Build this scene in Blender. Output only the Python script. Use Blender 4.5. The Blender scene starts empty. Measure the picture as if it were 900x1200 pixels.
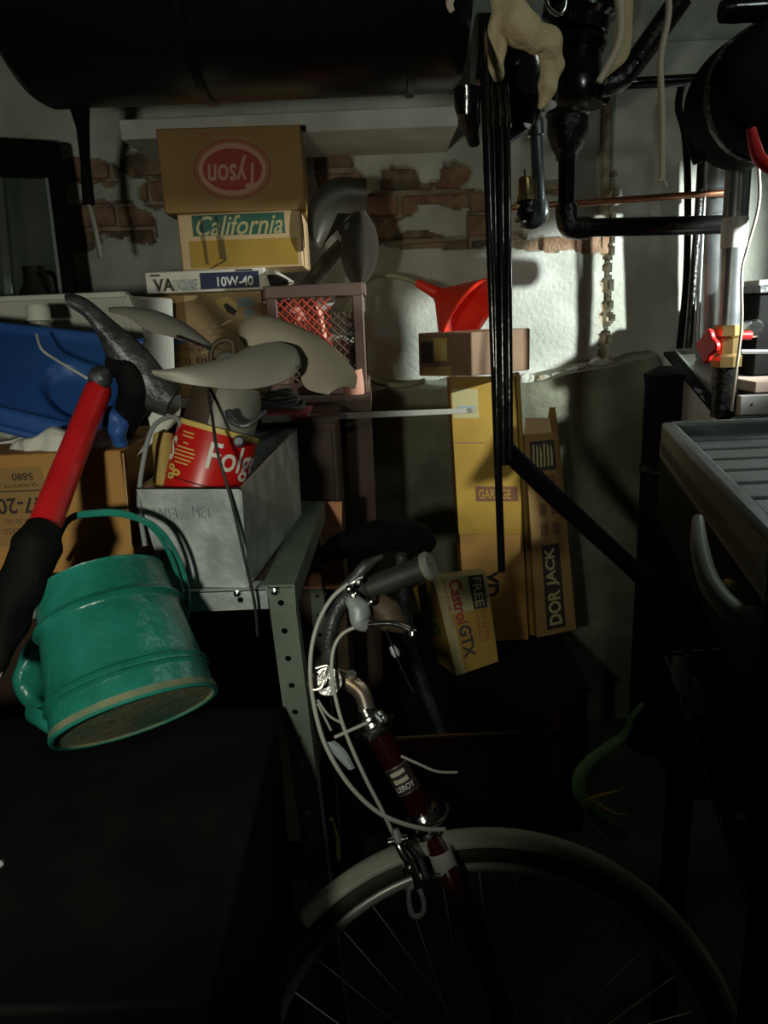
import bpy, bmesh, math, random
from mathutils import Vector as V, Matrix, noise
random.seed(7)
sc = bpy.context.scene
C = sc.collection
# ---------------------------------------------------------------- camera
F_PX, PITCH, ROLL = 880.0, math.radians(15), math.radians(2.4)
CAM = V((0, 0, 1.4))
fwd = V((0, math.cos(PITCH), -math.sin(PITCH)))
r0 = V((1, 0, 0)); u0 = V((0, math.sin(PITCH), math.cos(PITCH)))
cup = u0*math.cos(ROLL) + r0*math.sin(ROLL)
crt = r0*math.cos(ROLL) - u0*math.sin(ROLL)
cd = bpy.data.cameras.new('camera'); cam = bpy.data.objects.new('camera', cd); C.objects.link(cam)
Mx = Matrix((crt, cup, -fwd)).transposed().to_4x4(); Mx.translation = CAM
cam.matrix_world = Mx
cd.sensor_fit = 'HORIZONTAL'; cd.sensor_width = 36; cd.lens = 36*F_PX/900; cd.clip_start = 0.02
sc.camera = cam
# ---------------------------------------------------------------- world, lights, exposure
w = bpy.data.worlds.new('world'); sc.world = w; w.use_nodes = True
w.node_tree.nodes['Background'].inputs[0].default_value = (0.5, 0.6, 0.6, 1)
w.node_tree.nodes['Background'].inputs[1].default_value = 0.0
sc.view_settings.view_transform = 'Standard'; sc.view_settings.look = 'None'
sc.view_settings.exposure = 0.0; sc.view_settings.gamma = 1.0; sc.view_settings.use_curve_mapping = False
def light(name, kind, loc, tgt, power, col, size=0.1, **k):
    d = bpy.data.lights.new(name, kind); o = bpy.data.objects.new(name, d); C.objects.link(o)
    d.energy = power; d.color = col; o.location = loc
    o.rotation_euler = (V(tgt)-V(loc)).to_track_quat('-Z', 'Y').to_euler()
    if kind == 'AREA': d.size = size
    else: d.shadow_soft_size = size
    for a, b in k.items(): setattr(d, a, b)
    return o
# work lamp just off the right edge of the frame, under the tank
light('work_lamp', 'SPOT', (1.36, 1.50, 1.665), (0.42, 2.44, 1.44), 125, (0.93, 1.0, 0.97), 0.014, spot_size=math.radians(74), spot_blend=0.5)
# fill spot added beside the camera in the role of a hand torch
light('torch_fill', 'SPOT', (-0.36, -0.15, 1.38), (-0.68, 2.2, 1.25), 24, (1.0, 1.0, 0.84), 0.04, spot_size=math.radians(90), spot_blend=0.65)
light('tray_fill', 'POINT', (1.05, 0.85, 2.3), (0, 2, 1), 5, (0.86, 1.0, 0.92), 0.08)  # point fill added to brighten the tray and the pipes at right

# ---------------------------------------------------------------- helpers
def ray(px, py): return (crt*((px-450)/F_PX) + cup*((600-py)/F_PX) + fwd)
def P(px, py, Y): d = ray(px, py); return CAM + d*(Y/d.y)
def PZ(px, py, z): d = ray(px, py); return CAM + d*((z-CAM.z)/d.z)
def PP(px, py, o, n): d = ray(px, py); return CAM + d*((o-CAM).dot(n)/d.dot(n))
def sizepx(px, py, Y, n): return n/F_PX*(P(px, py, Y)-CAM).dot(fwd)      # metres spanned by n pixels there

def mat(name, c, c2=None, scale=8, rough=0.6, metal=0.0, bump=0.0, bscale=None, detail=6, ramp=(0.4, 0.65), spec=None, **kw):
    m = bpy.data.materials.new(name); m.use_nodes = True
    nt = m.node_tree; b = nt.nodes['Principled BSDF']
    b.inputs['Base Color'].default_value = (*c, 1); b.inputs['Roughness'].default_value = rough; b.inputs['Metallic'].default_value = metal
    if spec is not None: b.inputs['Specular IOR Level'].default_value = spec
    for k, v in kw.items(): b.inputs[k.replace('_', ' ')].default_value = v
    if c2 is not None or bump:
        tc = nt.nodes.new('ShaderNodeTexCoord'); n = nt.nodes.new('ShaderNodeTexNoise')
        n.inputs['Scale'].default_value = scale; n.inputs['Detail'].default_value = detail
        nt.links.new(tc.outputs['Object'], n.inputs['Vector'])
    if c2 is not None:
        r = nt.nodes.new('ShaderNodeValToRGB'); r.color_ramp.elements[0].position = ramp[0]; r.color_ramp.elements[1].position = ramp[1]
        r.color_ramp.elements[0].color = (*c, 1); r.color_ramp.elements[1].color = (*c2, 1)
        nt.links.new(n.outputs['Fac'], r.inputs['Fac']); nt.links.new(r.outputs['Color'], b.inputs['Base Color'])
    if bump:
        n2 = nt.nodes.new('ShaderNodeTexNoise'); n2.inputs['Scale'].default_value = bscale or scale*4; n2.inputs['Detail'].default_value = 5
        nt.links.new(tc.outputs['Object'], n2.inputs['Vector'])
        bp = nt.nodes.new('ShaderNodeBump'); bp.inputs['Strength'].default_value = bump; bp.inputs['Distance'].default_value = 0.01
        nt.links.new(n2.outputs['Fac'], bp.inputs['Height']); nt.links.new(bp.outputs['Normal'], b.inputs['Normal'])
    return m
M = dict(
 plaster=mat('plaster', (0.40, 0.42, 0.35), (0.62, 0.64, 0.58), 4.5, 0.85, bump=0.5, bscale=60),
 mortar=mat('mortar', (0.26, 0.20, 0.13), (0.42, 0.36, 0.26), 14, 0.95, bump=0.8, bscale=90),
 brownplaster=mat('brown_plaster', (0.20, 0.14, 0.08), (0.45, 0.40, 0.30), 25, 0.9, bump=0.8, bscale=80),
 brick=mat('brick', (0.22, 0.12, 0.07), (0.36, 0.24, 0.15), 20, 0.9, bump=0.7, bscale=110),
 brickdark=mat('brick_stained', (0.10, 0.08, 0.05), (0.30, 0.20, 0.12), 18, 0.9, bump=0.7, bscale=110),
 foundation=mat('foundation', (0.13, 0.135, 0.09), (0.24, 0.25, 0.175), 5, 0.9, bump=0.6, bscale=35),  # albedo lowered to carry the shade below the ledge
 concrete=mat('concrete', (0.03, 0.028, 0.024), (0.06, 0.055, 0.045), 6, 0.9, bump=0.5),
 joist=mat('ceiling_boards', (0.10, 0.08, 0.06), (0.16, 0.13, 0.1), 6, 0.9),
 roomwall=mat('room_wall', (0.10, 0.10, 0.085), (0.15, 0.15, 0.13), 4, 0.9),
 tankblack=mat('tank_black', (0.005, 0.005, 0.005), None, rough=0.3, bump=0.1, scale=10, bscale=25, spec=0.25),
 black=mat('black_gloss', (0.006, 0.006, 0.006), None, rough=0.16, bump=0.12, scale=10, bscale=30),
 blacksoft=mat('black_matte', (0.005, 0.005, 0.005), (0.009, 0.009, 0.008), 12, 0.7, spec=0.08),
 blackpit=mat('black_cast_iron', (0.008, 0.008, 0.008), (0.018, 0.016, 0.014), 30, 0.25, bump=0.4, bscale=90),
 board=mat('white_board', (0.50, 0.50, 0.44), (0.62, 0.62, 0.56), 9, 0.7),
 card=mat('cardboard_tan', (0.27, 0.155, 0.045), (0.33, 0.19, 0.06), 5, 0.75, bump=0.1),
 cardor=mat('cardboard_orange', (0.38, 0.19, 0.04), (0.48, 0.25, 0.06), 4, 0.7, bump=0.15),
 cardlight=mat('cardboard_light', (0.52, 0.35, 0.17), (0.60, 0.42, 0.22), 5, 0.75),
 cardyel=mat('cardboard_yellow', (0.30, 0.18, 0.025), (0.36, 0.22, 0.03), 6, 0.6),
 cardbrown=mat('cardboard_brown', (0.16, 0.09, 0.045), (0.24, 0.14, 0.07), 6, 0.7),
 cardwhite=mat('carton_white', (0.68, 0.64, 0.50), (0.78, 0.74, 0.62), 8, 0.65),
 yellowband=mat('yellow_print', (0.34, 0.20, 0.022), (0.42, 0.26, 0.03), 5, 0.65),
 green=mat('green_print', (0.02, 0.10, 0.06), None, rough=0.6),
 cream=mat('cream_print', (0.42, 0.37, 0.17), None, rough=0.6),
 redp=mat('red_print', (0.32, 0.018, 0.016), None, rough=0.6),
 pinkp=mat('pink_print', (0.50, 0.26, 0.16), None, rough=0.6),
 brownp=mat('brown_print', (0.14, 0.06, 0.025), None, rough=0.6),
 inkblack=mat('black_print', (0.02, 0.015, 0.012), None, rough=0.6),
 navy=mat('navy_print', (0.012, 0.02, 0.06), (0.02, 0.03, 0.08), 30, 0.6),
 bluep=mat('blue_print', (0.03, 0.13, 0.30), None, rough=0.6),
 whitep=mat('white_print', (0.80, 0.78, 0.70), None, rough=0.6),
 greyp=mat('grey_print', (0.30, 0.36, 0.36), None, rough=0.6),
 goldp=mat('gold_print', (0.72, 0.52, 0.14), None, rough=0.5),
 canred=mat('can_red', (0.60, 0.012, 0.010), (0.52, 0.010, 0.009), 20, 0.35),
 handlered=mat('handle_red', (0.75, 0.018, 0.022), (0.62, 0.014, 0.016), 12, 0.35),
 funnelred=mat('funnel_red', (0.85, 0.035, 0.012), None, rough=0.4, Subsurface_Weight=0.0),
 valvered=mat('valve_red', (0.75, 0.02, 0.02), None, rough=0.4),
 galv=mat('galvanised', (0.36, 0.40, 0.39), (0.60, 0.64, 0.62), 22, 0.5, 0.35, bump=0.15, bscale=60),
 galvpipe=mat('galvanised_pipe', (0.30, 0.33, 0.34), (0.45, 0.48, 0.49), 18, 0.32, 0.8),
 steel=mat('dull_steel', (0.24, 0.235, 0.19), (0.31, 0.30, 0.25), 8, 0.5, 0.25),
 steelwarm=mat('dusty_steel', (0.27, 0.235, 0.165), (0.35, 0.31, 0.22), 6, 0.6, 0.15),
 darksteel=mat('dark_steel', (0.05, 0.055, 0.055), (0.14, 0.15, 0.15), 25, 0.4, 0.5, bump=0.3),
 rackgreen=mat('rack_green', (0.13, 0.16, 0.12), (0.18, 0.22, 0.17), 10, 0.55, 0.2, bump=0.1),
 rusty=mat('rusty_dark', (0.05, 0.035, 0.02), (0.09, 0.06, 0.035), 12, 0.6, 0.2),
 fanblack=mat('fan_black', (0.03, 0.026, 0.016), (0.05, 0.042, 0.026), 8, 0.45),
 alloy=mat('alloy', (0.55, 0.55, 0.50), None, rough=0.35, metal=0.4),
 chrome=mat('chrome', (0.70, 0.70, 0.66), None, rough=0.18, metal=1.0, bump=0.1, scale=20),
 oldchrome=mat('old_chrome', (0.55, 0.40, 0.26), (0.65, 0.62, 0.56), 25, 0.3, 0.9),
 cable=mat('cable_grey', (0.40, 0.41, 0.35), None, rough=0.4),
 maroon=mat('maroon_paint', (0.022, 0.003, 0.005), None, rough=0.2),
 redfork=mat('fork_red', (0.10, 0.006, 0.005), (0.03, 0.004, 0.004), 14, 0.3),
 rubber=mat('rubber', (0.015, 0.015, 0.013), (0.03, 0.03, 0.024), 15, 0.6),
 tyre=mat('tyre', (0.035, 0.036, 0.022), (0.055, 0.055, 0.035), 15, 0.7),
 fender=mat('fender', (0.42, 0.42, 0.33), (0.50, 0.50, 0.40), 10, 0.5),
 teal=mat('teal_paint', (0.012, 0.15, 0.105), (0.025, 0.28, 0.21), 9, 0.28, bump=0.3, bscale=50, ramp=(0.35, 0.7)),
 tealdust=mat('teal_dusty', (0.05, 0.18, 0.12), (0.26, 0.25, 0.14), 14, 0.6, bump=0.2, ramp=(0.3, 0.6)),
 blue=mat('blue_plastic', (0.022, 0.085, 0.30), (0.035, 0.12, 0.36), 5, 0.4),
 foam=mat('foam_white', (0.62, 0.62, 0.52), (0.72, 0.72, 0.62), 6, 0.7),
 cloth=mat('white_cloth', (0.66, 0.66, 0.58), (0.76, 0.76, 0.68), 10, 0.9, bump=0.4),
 rag=mat('cream_rag', (0.62, 0.50, 0.27), (0.74, 0.62, 0.38), 14, 0.9, bump=0.6, bscale=70),
 creamwire=mat('cream_wire', (0.60, 0.52, 0.40), None, rough=0.6),
 copper=mat('copper', (0.55, 0.24, 0.13), (0.30, 0.13, 0.08), 14, 0.4, 0.8),
 brass=mat('brass', (0.42, 0.30, 0.12), (0.28, 0.20, 0.08), 22, 0.35, 0.8),
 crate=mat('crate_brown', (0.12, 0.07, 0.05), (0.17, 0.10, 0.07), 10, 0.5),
 crateredm=mat('crate_red', (0.55, 0.06, 0.03), None, rough=0.5),
 salmon=mat('salmon', (0.72, 0.32, 0.22), (0.78, 0.40, 0.28), 8, 0.6),
 pink=mat('pink_tray', (0.65, 0.12, 0.12), None, rough=0.5),
 orangeboard=mat('orange_board', (0.62, 0.25, 0.12), (0.70, 0.32, 0.16), 8, 0.7),
 wood=mat('dark_wood', (0.050, 0.030, 0.018), (0.085, 0.050, 0.030), 7, 0.7, bump=0.2),
 hose=mat('hose_olive', (0.33, 0.32, 0.20), (0.26, 0.26, 0.16), 12, 0.5),
 glass=mat('dusty_glass', (0.10, 0.14, 0.10), (0.16, 0.20, 0.15), 5, 0.12, spec=0.6, Alpha=0.55),
 jar=mat('jar_glass', (0.40, 0.42, 0.34), (0.50, 0.52, 0.42), 12, 0.15),
 bottle=mat('bottle_dark', (0.01, 0.012, 0.008), None, rough=0.08),
 enamel=mat('white_enamel', (0.68, 0.66, 0.62), None, rough=0.3),
 pinkboard=mat('pinkish_board', (0.45, 0.34, 0.28), None, rough=0.5),
 greyplastic=mat('grey_plastic', (0.20, 0.22, 0.21), (0.27, 0.29, 0.28), 9, 0.5, bump=0.1),
 drain=mat('drain_hose', (0.42, 0.45, 0.40), (0.50, 0.52, 0.46), 9, 0.45),
 leaf=mat('green_rubber', (0.10, 0.24, 0.06), (0.18, 0.36, 0.15), 14, 0.55),
 gold=mat('dark_yellow', (0.45, 0.32, 0.08), (0.30, 0.2, 0.06), 14, 0.7),
 cord=mat('grey_cord', (0.24, 0.27, 0.26), None, rough=0.6),
)
WL = {}
def thing(name, label, cat, loc, group=None):
    o = bpy.data.objects.new(name, None); C.objects.link(o); o.location = loc; o.empty_display_size = 0.05
    o['label'] = label; o['category'] = cat
    if group: o['group'] = group
    WL[o.name] = V(loc); return o
def tag(o, label, cat, group=None):
    o['label'] = label; o['category'] = cat
    if group: o['group'] = group
    return o
def spline(pts, n=6, closed=False):
    pts = [V(p) for p in pts]; out = []; N = len(pts)
    rng = N if closed else N-1
    for i in range(rng):
        if closed: a, b, c, d = pts[(i-1) % N], pts[i], pts[(i+1) % N], pts[(i+2) % N]
        else: a, b, c, d = pts[max(i-1, 0)], pts[i], pts[i+1], pts[min(i+2, N-1)]
        for k in range(n):
            t = k/n
            out.append(0.5*((2*b)+(c-a)*t+(2*a-5*b+4*c-d)*t*t+(3*b-a-3*c+d)*t**3))
    if not closed: out.append(pts[-1])
    return out
def frame_of(z):
    z = V(z).normalized(); x = V((0, 0, 1)).cross(z)
    if x.length < 1e-3: x = V((1, 0, 0))
    x.normalize(); return x, z.cross(x), z
class MB:
    def __init__(s): s.v = []; s.f = []; s.m = []
    def add(s, vs, fs, mi=0):
        k = len(s.v); s.v += [V(v) for v in vs]; s.f += [tuple(i+k for i in f) for f in fs]; s.m += [mi]*len(fs); return s
    def hexa(s, c, mi=0):   # 4 bottom CCW, 4 top CCW
        return s.add(c, [(3, 2, 1, 0), (4, 5, 6, 7), (0, 1, 5, 4), (1, 2, 6, 5), (2, 3, 7, 6), (3, 0, 4, 7)], mi)
    def box(s, a, b, mi=0):
        x0, y0, z0 = [min(a[i], b[i]) for i in range(3)]; x1, y1, z1 = [max(a[i], b[i]) for i in range(3)]
        return s.hexa([(x0, y0, z0), (x1, y0, z0), (x1, y1, z0), (x0, y1, z0), (x0, y0, z1), (x1, y0, z1), (x1, y1, z1), (x0, y1, z1)], mi)
    def obox(s, o, ax, ay, az, mi=0):   # corner o, edge vectors
        o, ax, ay, az = V(o), V(ax), V(ay), V(az)
        return s.hexa([o, o+ax, o+ax+ay, o+ay, o+az, o+ax+az, o+ax+ay+az, o+ay+az], mi)
    def tube(s, pts, r, seg=10, closed=False, cap=True, mi=0):
        pts = [V(p) for p in pts]; N = len(pts)
        rs = r if isinstance(r, (list, tuple)) else [r]*N
        if len(rs) != N: rs = [rs[min(int(i/(N-1)*(len(rs)-1)), len(rs)-2)]*(1-(i/(N-1)*(len(rs)-1)-min(int(i/(N-1)*(len(rs)-1)), len(rs)-2))) + rs[min(int(i/(N-1)*(len(rs)-1)), len(rs)-2)+1]*(i/(N-1)*(len(rs)-1)-min(int(i/(N-1)*(len(rs)-1)), len(rs)-2)) for i in range(N)]
        x = None; vs = []
        for i in range(N):
            t = (pts[(i+1) % N]-pts[i-1]) if closed else (pts[min(i+1, N-1)]-pts[max(i-1, 0)])
            t.normalize()
            if x is None: x, y, _ = frame_of(t)
            x = (x - t*x.dot(t)).normalized(); y = t.cross(x)
            for k in range(seg):
                a = 2*math.pi*k/seg; vs.append(pts[i]+(x*math.cos(a)+y*math.sin(a))*rs[i])
        fs = []
        for i in range(N if closed else N-1):
            j = (i+1) % N
            for k in range(seg): l = (k+1) % seg; fs.append((i*seg+k, i*seg+l, j*seg+l, j*seg+k))
        if cap and not closed: fs += [tuple(reversed(range(seg))), tuple((N-1)*seg+k for k in range(seg))]
        return s.add(vs, fs, mi)
    def lathe(s, o, ax, prof, seg=24, mi=0, a0=0, a1=2*math.pi, cap=False):
        o = V(o); x, y, z = frame_of(ax); full = abs(a1-a0-2*math.pi) < 1e-4; n = seg if full else seg+1
        vs = [o+z*t+(x*math.cos(a0+(a1-a0)*k/seg)+y*math.sin(a0+(a1-a0)*k/seg))*max(r, 1e-5) for t, r in prof for k in range(n)]
        fs = []
        for i in range(len(prof)-1):
            for k in range(seg): l = (k+1) % n; fs.append((i*n+k, i*n+l, (i+1)*n+l, (i+1)*n+k))
        if cap: fs += [tuple(reversed(range(n))), tuple((len(prof)-1)*n+k for k in range(n))]
        return s.add(vs, fs, mi)
    def prism(s, out, d, mi=0):
        n = len(out); d = V(d)
        return s.add(list(out)+[V(p)+d for p in out], [tuple(range(n)), tuple(reversed(range(n, 2*n)))]+[(i, i+n, (i+1) % n+n, (i+1) % n) for i in range(n)], mi)
    def ribbon(s, A, B, bulge=(0, 0, 0), m=4, th=0.002, n=6, mi=0):   # curved plate between two edges
        A = spline(A, n); B = spline(B, n); N = len(A); bulge = V(bulge)
        def lay(off):
            vs = []
            for a, b in zip(A, B):
                for k in range(m+1):
                    t = k/m; vs.append(a.lerp(b, t)+bulge*(4*t*(1-t))+off)
            return vs
        nrm = V((0, 0, 0))
        for i in range(N-1): nrm += (B[i]-A[i]).cross(A[i+1]-A[i])
        nrm = nrm.normalized()*th
        q = m+1; f = [(i*q+k, i*q+k+1, (i+1)*q+k+1, (i+1)*q+k) for i in range(N-1) for k in range(m)]
        T = N*q; fs = f+[tuple(T+i for i in reversed(g)) for g in f]
        bd = [k for k in range(q)]+[i*q+m for i in range(1, N)]+[(N-1)*q+k for k in range(m-1, -1, -1)]+[i*q for i in range(N-2, 0, -1)]
        fs += [(bd[i], T+bd[i], T+bd[(i+1) % len(bd)], bd[(i+1) % len(bd)]) for i in range(len(bd))]
        return s.add(lay(V((0, 0, 0)))+lay(nrm), fs, mi)
    def build(s, name, ms, parent=None, smooth=True, bevel=0, kind=None, label=None, sub=0):
        if not isinstance(ms, (list, tuple)): ms = [ms]
        me = bpy.data.meshes.new(name)
        if parent is not None: off = WL[parent.name]
        else:
            off = sum(s.v, V((0, 0, 0)))/len(s.v); off = V((off.x, off.y, min(v.z for v in s.v)))
        me.from_pydata([tuple(v-off) for v in s.v], [], s.f)
        for m_ in ms: me.materials.append(m_)
        for p, mi in zip(me.polygons, s.m): p.material_index = mi
        bm = bmesh.new(); bm.from_mesh(me); bmesh.ops.recalc_face_normals(bm, faces=bm.faces); bm.to_mesh(me); bm.free()
        if smooth: me.shade_smooth(); me.set_sharp_from_angle(angle=math.radians(38))
        o = bpy.data.objects.new(name, me); C.objects.link(o)
        if parent is not None: o.parent = parent
        else: o.location = off
        WL[o.name] = off
        if bevel:
            b = o.modifiers.new('bevel', 'BEVEL'); b.width = bevel; b.segments = 2; b.limit_method = 'ANGLE'; b.angle_limit = 0.6
        if sub:
            b = o.modifiers.new('sub', 'SUBSURF'); b.levels = sub; b.render_levels = sub
        if kind: o['kind'] = kind
        if label: o['label'] = label
        return o
def text_geo(txt, shear=0.0, bold=0.0):
    c = bpy.data.curves.new('t', 'FONT'); c.body = txt; c.size = 1; c.shear = shear; c.offset = bold; c.resolution_u = 3; c.fill_mode = 'FRONT'
    o = bpy.data.objects.new('t', c); C.objects.link(o)
    dg = bpy.context.evaluated_depsgraph_get(); me = bpy.data.meshes.new_from_object(o.evaluated_get(dg))
    vs = [v.co.copy() for v in me.vertices]; fs = [tuple(p.vertices) for p in me.polygons]
    bpy.data.objects.remove(o); bpy.data.curves.remove(c); bpy.data.meshes.remove(me)
    x0 = min(v.x for v in vs); x1 = max(v.x for v in vs); y0 = min(v.y for v in vs); y1 = max(v.y for v in vs)
    return [((v.x-x0)/(x1-x0), (v.y-y0)/(y1-y0)) for v in vs], fs
def text(name, txt, o, dx, dy, m, parent, shear=0.0, bold=0.0, f=None, wav=0.0):
    uv, fs = text_geo(txt, shear, bold); mb = MB()
    if f is None: o, dx, dy = V(o), V(dx), V(dy); f = lambda u, v: o+dx*u+dy*(v+wav*math.sin(u*2.2))
    mb.add([f(u, v) for u, v in uv], fs)
    ob = mb.build(name, m, parent, smooth=False); return ob
class Face:      # flat print area on a box face: origin lower left, unit directions, outward normal
    def __init__(s, o, ex, ey, w, h):
        s.o, s.ex, s.ey, s.w, s.h = V(o), V(ex).normalized(), V(ey).normalized(), w, h; s.n = s.ex.cross(s.ey).normalized()
    def p(s, u, v, lift=0.0006): return s.o+s.ex*(u*s.w)+s.ey*(v*s.h)+s.n*lift
    def rect(s, name, u0, v0, u1, v1, m, par, lift=0.0005):
        mb = MB(); mb.add([s.p(u0, v0, lift), s.p(u1, v0, lift), s.p(u1, v1, lift), s.p(u0, v1, lift)], [(0, 1, 2, 3)]); return mb.build(name, m, par, smooth=False)
    def poly(s, name, pts, m, par, lift=0.0006):
        mb = MB(); mb.add([s.p(u, v, lift) for u, v in pts], [tuple(range(len(pts)))]); return mb.build(name, m, par, smooth=False)
    def oval(s, name, u, v, ru, rv, m, par, lift=0.0006, n=36, ring=None):
        mb = MB(); a = [2*math.pi*k/n for k in range(n)]
        if ring: mb.add([s.p(u+ru*math.cos(t), v+rv*math.sin(t), lift) for t in a]+[s.p(u+ru*ring*math.cos(t), v+rv*ring*math.sin(t), lift) for t in a], [(i, (i+1) % n, (i+1) % n+n, i+n) for i in range(n)])
        else: mb.add([s.p(u+ru*math.cos(t), v+rv*math.sin(t), lift) for t in a], [tuple(range(n))])
        return mb.build(name, m, par, smooth=False)
    def text(s, name, txt, u0, v0, u1, v1, m, par, rot=0, lift=0.0011, **k):
        if rot == 0: o, dx, dy = s.p(u0, v0, lift), s.ex*(u1-u0)*s.w, s.ey*(v1-v0)*s.h
        elif rot == 180: o, dx, dy = s.p(u1, v1, lift), -s.ex*(u1-u0)*s.w, -s.ey*(v1-v0)*s.h
        elif rot == 90: o, dx, dy = s.p(u1, v0, lift), s.ey*(v1-v0)*s.h, -s.ex*(u1-u0)*s.w     # reads upward
        else: o, dx, dy = s.p(u0, v1, lift), -s.ey*(v1-v0)*s.h, s.ex*(u1-u0)*s.w               # reads downward
        return text(name, txt, o, dx, dy, m, par, **k)

# ---------------------------------------------------------------- the room
WY = 2.44
def struct(name, a, b, m):
    o = MB().box(a, b).build(name, m, smooth=False); o['kind'] = 'structure'; return o
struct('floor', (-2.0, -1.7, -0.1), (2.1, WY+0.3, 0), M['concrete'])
struct('ceiling', (-2.0, -1.7, 2.45), (2.1, WY+0.3, 2.55), M['joist'])
struct('wall_left', (-2.1, -1.7, 0), (-2.0, WY+0.3, 2.45), M['roomwall'])
struct('wall_right', (2.1, -1.7, 0), (2.2, WY+0.3, 2.45), M['roomwall'])
struct('wall_front', (-2.0, -1.8, 0), (2.1, -1.7, 2.45), M['roomwall'])
blobs = [(92, 200, 38, 14), (128, 206, 12, 14), (165, 192, 24, 16), (180, 225, 16, 17), (108, 246, 34, 11), (138, 258, 26, 20), (166, 267, 18, 20), (98, 272, 22, 22), (194, 200, 10, 22),
 (392, 196, 22, 26), (407, 215, 22, 18), (470, 216, 24, 20), (533, 205, 16, 15), (505, 226, 50, 12), (452, 244, 36, 20), (440, 270, 28, 18), (484, 281, 40, 9), (561, 262, 14, 28), (540, 285, 40, 7),
 (640, 286, 46, 8), (690, 284, 18, 14), (650, 220, 20, 8), (545, 232, 30, 12), (600, 282, 20, 9)]
anti = [(514, 258, 34, 9), (88, 222, 14, 9)]
def wp(px, py): p = P(px, py, WY); return p.x, p.z
S = sizepx(400, 240, WY, 1)
BL = [(*wp(a, b), c*S, d*S) for a, b, c, d in blobs]; AB = [(*wp(a, b), c*S, d*S) for a, b, c, d in anti]
XC = wp(712, 300)[0]
def mask(x, z):
    if z < 1.35 or z > 2.0: return -1
    v = -1
    nz = noise.noise(V((x*16, z*22, 3)))*0.55+noise.noise(V((x*50, z*60, 9)))*0.35
    for a, b, c, d in BL:
        q = 1-math.hypot((x-a)/c, (z-b)/d)
        if q > v: v = q
    for a, b, c, d in AB:
        q = 1-math.hypot((x-a)/c, (z-b)/d)
        if q > 0: v = min(v, -q)
    return v+nz*0.5
def wall_grid():
    x0, x1, z0, z1 = -1.5, 1.5, 1.05, 2.12; st = 0.007
    nx, nz = int((x1-x0)/st), int((z1-z0)/st); mb = MB(); vs = []; kind = []
    for j in range(nz+1):
        for i in range(nx+1):
            x, z = x0+(x1-x0)*i/nx, z0+(z1-z0)*j/nz
            m = mask(x, z)
            strip = abs(x-XC-0.010*noise.noise(V((3, 7, z*9)))) - 0.020*(0.55+noise.noise(V((1, 1, z*30)))*1.0)
            if z > 1.78: strip = 1
            und = noise.noise(V((x*3.5, z*3.5, 0)))*0.006+noise.noise(V((x*14, z*14, 5)))*0.002
            y = WY+und
            if x > XC: y -= 0.012
            k = 0
            if m > 0: y = WY+0.003+min(m, 0.12)/0.12*0.022+noise.noise(V((x*60, z*60, 5)))*0.002; k = 1
            elif strip < 0: y += 0.022; k = 2
            if j in (0, nz) or i in (0, nx): y = WY
            vs.append(V((x, y, z))); kind.append(k)
    fs = []; mi = []
    for j in range(nz):
        for i in range(nx):
            a = j*(nx+1)+i; q = (a, a+1, a+nx+2, a+nx+1); fs.append(q)
            ks = [kind[t] for t in q]; mi.append(max(set(ks), key=ks.count))
    mb.add(vs, fs); mb.m = mi
    # surround of the detailed area, and depth behind
    mb.add([(-2.0, WY, 0), (2.1, WY, 0), (2.1, WY, z0), (-2.0, WY, z0)], [(0, 1, 2, 3)])
    mb.add([(-2.0, WY, z1), (2.1, WY, z1), (2.1, WY, 2.45), (-2.0, WY, 2.45)], [(0, 1, 2, 3)])
    mb.add([(-2.0, WY, z0), (x0, WY, z0), (x0, WY, z1), (-2.0, WY, z1)], [(0, 1, 2, 3)])
    mb.add([(x1, WY, z0), (2.1, WY, z0), (2.1, WY, z1), (x1, WY, z1)], [(0, 1, 2, 3)])
    o = mb.build('wall_back', [M['plaster'], M['mortar'], M['brownplaster']], smooth=True); return o
wall = wall_grid(); wall['kind'] = 'structure'
BW, BH = 0.205, 0.058; PX, PZ_ = 0.216, 0.070
brick_me = None
z = 1.40; row = 0
while z < 1.96:
    x = -1.42+(PX/2 if row % 2 else 0)
    while x < 1.0:
        hit = 0
        for u in (0.08, 0.3, 0.5, 0.7, 0.92):
            for v in (0.15, 0.5, 0.85):
                if mask(x+BW*u, z+BH*v) > 0.02: hit += 1
        if hit >= 2:
            mb = MB(); j = [V((random.uniform(-.004, .004), random.uniform(-.003, .003), random.uniform(-.004, .004))) for _ in range(8)]
            y = WY+0.008+random.uniform(-0.003, 0.005)
            c = [(x, y, z), (x+BW, y, z), (x+BW, y+0.09, z), (x, y+0.09, z), (x, y, z+BH), (x+BW, y, z+BH), (x+BW, y+0.09, z+BH), (x, y+0.09, z+BH)]
            mb.hexa([V(a)+b for a, b in zip(c, j)])
            mb.build('brick', M['brickdark'] if random.random() < (0.45 if x < 0.1 else 0.25) else M['brick'], wall, bevel=0.006)
        x += PX
    z += PZ_; row += 1
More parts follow.
